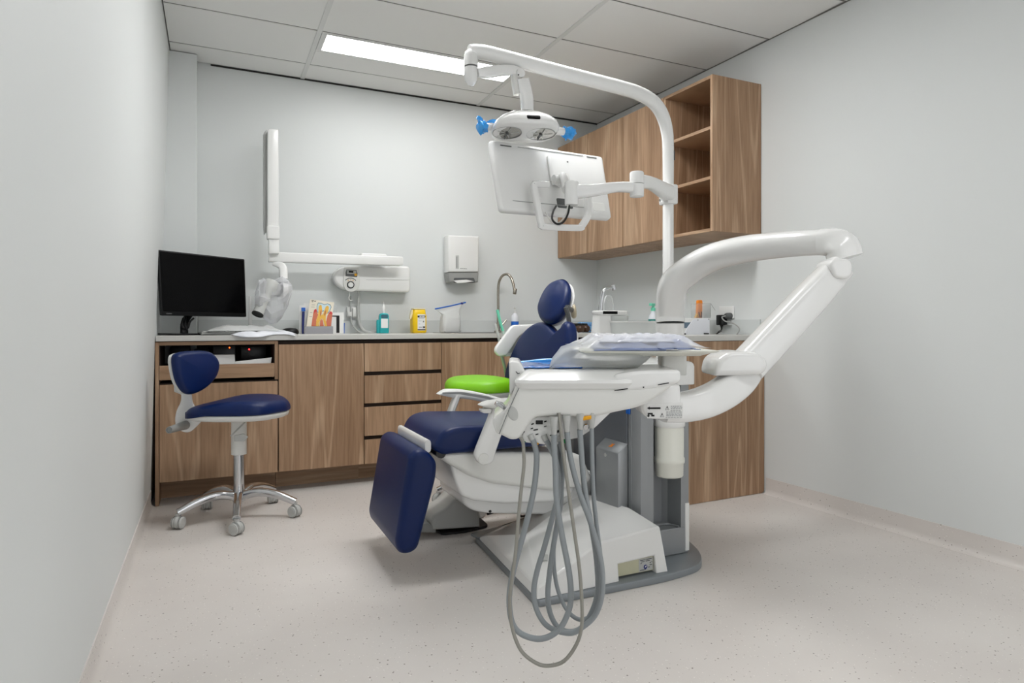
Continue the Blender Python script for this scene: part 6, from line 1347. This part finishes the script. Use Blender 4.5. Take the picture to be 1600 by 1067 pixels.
# cubby contents
t = thing('network_box', 'black box with an orange light inside the cubby', 'network box', (0.06, 4.15, 0.736))
b = NB(); box(b, 0.0, 0.12, 4.12, 4.30, 0.7355, 0.842, 0.004, 2); obj('case', b, 'black', t)
b = NB(); lathe(b, [(0, 0), (0.004, 0), (0.004, 0.002), (0, 0.002)], (0.0885, 4.118, 0.8291), (0, 1, 0), 10); obj('status_light', b, 'led_orange', t)
t = thing('network_box', 'black box with a red light at the right of the cubby', 'network box', (0.22, 4.15, 0.736))
b = NB(); box(b, 0.15, 0.29, 4.12, 4.30, 0.7355, 0.836, 0.004, 2); obj('case', b, 'black', t)
b = NB(); lathe(b, [(0, 0), (0.0045, 0), (0.0045, 0.002), (0, 0.002)], (0.1949, 4.118, 0.8168), (0, 1, 0), 10); obj('status_light', b, 'led_red', t)
for x0, x1, z1 in ((-0.22, -0.12, 0.84), (-0.10, -0.02, 0.82)):
    b = NB(); box(b, x0, x1, 4.13, 4.30, 0.7355, z1, 0.004, 2); tag(obj('equipment_box', b, 'bezel_black'), 'dark equipment box deep in the cubby behind the stool back' if x0 > -0.2 else 'leftmost dark equipment box in the cubby', 'box')
b = NB(); puff(b, rpoly([(-0.0087, 0.7954), (0.1107, 0.7948), (0.1157, 0.7261), (-0.0087, 0.7296)], 0.002), frXZ(3.945), 0.05, 0.001, 1); tag(obj('paper_stack', b, 'paper'), 'speckled white card box standing in the cubby', 'card box')
b = NB(); puff(b, [(0.1118, 0.7561), (0.3058, 0.7752), (0.3006, 0.7257), (0.1118, 0.7274)], frXZ(3.928), 0.014, 0.001, 1); tag(obj('paper_pad', b, 'paper'), 'white paper pad leaning in the cubby at the right', 'paper pad')

# ================================================================== FOOT CONTROL on the floor behind the leg rest
fc = thing('foot_control', 'grey foot control pedal on the floor beneath the chair', 'foot control', (1.02, 2.88, 0.0))
b = NB(); puff(b, rpoly([(0.945, 2.80), (1.06, 2.79), (1.19, 2.82), (1.20, 2.96), (1.06, 3.0), (0.95, 2.97)], 0.03), (Vector((0, 0, 0.012)), X_, Y_), 0.011, 0.002, 1); obj('rubber_base', b, 'ink', fc)
o_ = [(0.9043, 0.0302), (0.8982, 0.0717), (0.9104, 0.0992), (0.9778, 0.1289), (1.0151, 0.1657), (1.0465, 0.1621), (1.0782, 0.1347), (1.1327, 0.1162), (1.1392, -0.0016)]
b = NB(); puff(b, rpoly([(p[0], max(p[1], 0.012)) for p in o_], [0.005, 0.01, 0.02, 0.02, 0.01, 0.01, 0.02, 0.02, 0.005]), frXZ(2.80), 0.17, 0.015, 3); obj('pedal_housing', b, 'light_grey', fc)
b = NB(); lathe(b, [(0, 0), (0.036, 0), (0.034, 0.008), (0.015, 0.014), (0.012, 0.028), (0.008, 0.033), (0, 0.034)], (0.9735, 2.86, 0.081), (-0.4, 0, 0.9), 20); obj('joystick', b, 'dark_grey', fc)
b = NB(); lathe(b, [(0, 0), (0.016, 0), (0.016, 0.02), (0.012, 0.026), (0, 0.026)], (1.0602, 2.88, 0.1257), (-0.2, 0, 1), 16); obj('button', b, 'dark_grey', fc)
b = NB(); puff(b, rpoly([(0.8205, 0.0301), (0.8205, 0.0617), (0.8741, 0.0661), (0.9225, 0.0481), (0.9225, 0.0161)], 0.005), frXZ(2.805), 0.14, 0.006, 2); obj('side_lever', b, 'grey_plastic', fc)
b = NB(); tube(b, [(1.20, 2.87, 0.05), (1.26, 2.86, 0.065), (1.30, 2.85, 0.085), (1.34, 2.84, 0.10)], 0.007, 8, 4); obj('coiled_lead', b, 'black', fc)
b = NB(); tube(b, [(1.22, 2.78, 0.006), (1.35, 2.83, 0.007), (1.48, 2.86, 0.006), (1.60, 2.90, 0.006), (1.9, 2.95, 0.006)], 0.006, 8, 6)
tag(obj('floor_cable', b, 'black'), 'black cable lying on the floor behind the unit base', 'cable')
b = NB(); tube(b, [(1.30, 2.70, 0.21), (1.31, 2.74, 0.14), (1.34, 2.80, 0.05), (1.40, 2.86, 0.018), (1.50, 2.93, 0.006), (1.62, 2.99, 0.006)], 0.006, 8, 6)
tag(obj('chair_cable', b, 'black'), 'black cable dropping from the chair beam to the floor', 'cable')

# ================================================================== STOOLS
def stool(name, label, cx, cy, leather, seat_z, ang, face, detail=True):
    t = thing(name, label, 'stool', (cx, cy, 0))
    hub = Vector((cx, cy, 0))
    fdir = Vector(face).normalized(); sdir = Vector((-fdir.y, fdir.x, 0))
    b = NB(); lathe(b, [(0, 0.085), (0.030, 0.085), (0.034, 0.10), (0.034, 0.125), (0.030, 0.135), (0, 0.135)], hub, (0, 0, 1), 20)
    obj('hub', b, 'chrome', t)
    for k in range(5):
        a_ = radians(ang + 72 * k); d_ = Vector((cos(a_), sin(a_), 0)); s1 = Vector((-d_.y, d_.x, 0))
        b = NB(); tube(b, [hub + d_ * 0.02 + Z_ * 0.112, hub + d_ * 0.10 + Z_ * 0.128, hub + d_ * 0.19 + Z_ * 0.112, hub + d_ * 0.278 + Z_ * 0.076], [0.021, 0.021, 0.019, 0.016], 12, 5, up=tuple(s1), ry=[0.021, 0.021, 0.019, 0.018], power=3)
        leg = obj('leg', b, 'chrome', t)
        p = hub + d_ * 0.275
        ca = radians(ang + 72 * k + 60 * (1 if k % 2 else -0.7)); cd = Vector((cos(ca), sin(ca), 0))
        b = NB(); lathe(b, [(0, 0.060), (0.012, 0.060), (0.012, 0.072), (0, 0.072)], p, (0, 0, 1), 12); q = p + Z_ * 0.029
        lathe(b, [(0, -0.009), (0.027, -0.009), (0.031, -0.004), (0.031, 0.004), (0.027, 0.009), (0, 0.009)], q + Z_ * 0.004, tuple(cd), 20); obj('caster_hood', b, 'light_grey', leg)
        for sg in (-1, 1):
            b = NB(); lathe(b, [(0, -0.007), (0.026, -0.007), (0.0285, -0.003), (0.0285, 0.004), (0.026, 0.007), (0.022, 0.007), (0.021, 0.009), (0, 0.009)] if sg > 0 else [(0, -0.009), (0.021, -0.009), (0.022, -0.007), (0.026, -0.007), (0.0285, -0.004), (0.0285, 0.003), (0.026, 0.007), (0, 0.007)], q + cd * 0.017 * sg, tuple(cd), 20); obj('caster_wheel', b, 'light_grey', leg)
            b = NB(); lathe(b, [(0.0265, -0.0015), (0.0292, -0.001), (0.0292, 0.001), (0.0265, 0.0015)], q + cd * 0.017 * sg, tuple(cd), 20, cap=False); obj('tyre', b, 'dark_grey', leg)
    zs = seat_z
    b = NB(); lathe(b, [(0, 0.13), (0.026, 0.13), (0.026, 0.335), (0, 0.335)], hub, (0, 0, 1), 24); obj('gas_lift', b, 'chrome', t)
    b = NB(); lathe(b, [(0, 0.318), (0.036, 0.318), (0.036, zs - 0.095), (0, zs - 0.095)], hub, (0, 0, 1), 24); obj('column_sleeve', b, 'soft_white', t)
    # seat: rounded saddle, outline in (forward, side) plane
    so = spoly([(0.235, -0.06), (0.245, 0.0), (0.235, 0.06), (0.17, 0.17), (0.05, 0.205), (-0.10, 0.19), (-0.205, 0.13), (-0.23, 0.0), (-0.205, -0.13), (-0.10, -0.19), (0.05, -0.205), (0.17, -0.17)], 4)
    b = NB(); puff(b, inset(so, 0.006), (hub + Z_ * (zs - 0.058), fdir, sdir), 0.030, 0.006, 2, rb=0.022); obj('seat_pan', b, 'soft_white', t, 50)
    b = NB(); puff(b, so, (hub + Z_ * zs, fdir, sdir), 0.058, 0.040, 6, dome=0.010, rb=0.010)
    for v_ in b.verts:
        r_ = v_.co - hub; f_ = r_.dot(fdir)
        if v_.co.z > zs - 0.05: v_.co.z += 0.020 * math.sin(f_ * 11 + 0.9) * 0.5 - 0.012 * (f_ + 0.2) * 0 - (0.018 * max(0, -f_ / 0.2))
    obj('seat', b, leather, t, 70)
    if not detail: return t
    b = NB(); tube(b, [hub + Z_ * (zs - 0.095) + fdir * 0.05, hub + Z_ * (zs - 0.125) + fdir * 0.03 - sdir * 0.06, hub + Z_ * (zs - 0.165) + fdir * 0.0 - sdir * 0.11], 0.004, 8, 3); lev_ = obj('height_lever', b, 'light_grey', t)
    return t
st = stool('dental_stool', 'navy leather stool with chrome five-star base, in front of the cubby', 0.118, 3.49, 'navy_leather', 0.592, -94, (0.93, -0.36, 0))
hub = Vector((0.118, 3.49, 0))
b = NB(); puff(b, rpoly([(0.0933, 0.4279), (0.1361, 0.4341), (0.1562, 0.4171), (0.1389, 0.3966), (0.0933, 0.4002)], 0.004), frXZ(3.385), 0.02, 0.003, 2); obj('lever_paddle', b, 'light_grey', st)
# back support
bn = Vector((0.66, -0.75, 0.06)).normalized(); bu_ = Vector((0.75, 0.66, 0)).normalized(); bv_ = bn.cross(bu_)
bo_ = Vector((-0.0633, 3.44, 0.7345))
op_ = [(-0.1154, 0.0741), (-0.0903, 0.1), (-0.0127, 0.106), (0.0607, 0.1032), (0.1093, 0.0852), (0.1384, 0.0452), (0.1361, 0.0034), (0.1104, -0.0397), (0.055, -0.0794), (-0.0123, -0.101), (-0.0582, -0.0934), (-0.091, -0.0539), (-0.1089, -0.0013)]
b = NB(); puff(b, spoly(op_, 4), (bo_, bu_, bv_), 0.045, 0.028, 5, dome=0.012, rb=0.012); obj('backrest', b, 'navy_leather', st, 70)
b = NB(); puff(b, inset(spoly(op_, 4), 0.004), (bo_ - bn * 0.0455, bu_, bv_), 0.024, 0.016, 3, rb=0.01); obj('back_shell', b, 'soft_white', st, 50)
bk = [(-0.142, 0.6342), (-0.0968, 0.6322), (-0.0912, 0.5748), (-0.0425, 0.4925), (-0.0769, 0.4533), (-0.1053, 0.4299), (-0.1364, 0.4353), (-0.1644, 0.4593), (-0.1699, 0.5005), (-0.1616, 0.5471), (-0.142, 0.5838)]
b = NB(); puff(b, rpoly(bk, 0.02), frXZ(3.55), 0.055, 0.010, 3); obj('back_bracket', b, 'white_plastic', st)
b = NB(); puff(b, rpoly([(-0.1737, 0.6716), (-0.1456, 0.6768), (-0.123, 0.6378), (-0.0945, 0.611), (-0.0945, 0.5409), (-0.14, 0.5434), (-0.1428, 0.6197), (-0.1737, 0.6337)], 0.006), frXZ(3.57), 0.04, 0.006, 2); obj('back_post', b, 'soft_white', st)
b = NB(); p0, p1 = Vector((-0.1218, 3.545, 0.4711)), Vector((-0.1861, 3.4, 0.4722))
lathe(b, [(0, 0), (0.022, 0), (0.020, 0.03), (0.016, (p1 - p0).length), (0.013, (p1 - p0).length), (0.012, (p1 - p0).length - 0.008), (0, (p1 - p0).length - 0.008)], p0, p1 - p0, 20); obj('tension_knob', b, 'grey_plastic', st)

gs = stool('assistant_stool', 'lime green stool seat behind the dental chair, base hidden', 1.36, 3.22, 'lime_leather', 0.672, 20, (-0.95, -0.3, 0), False)
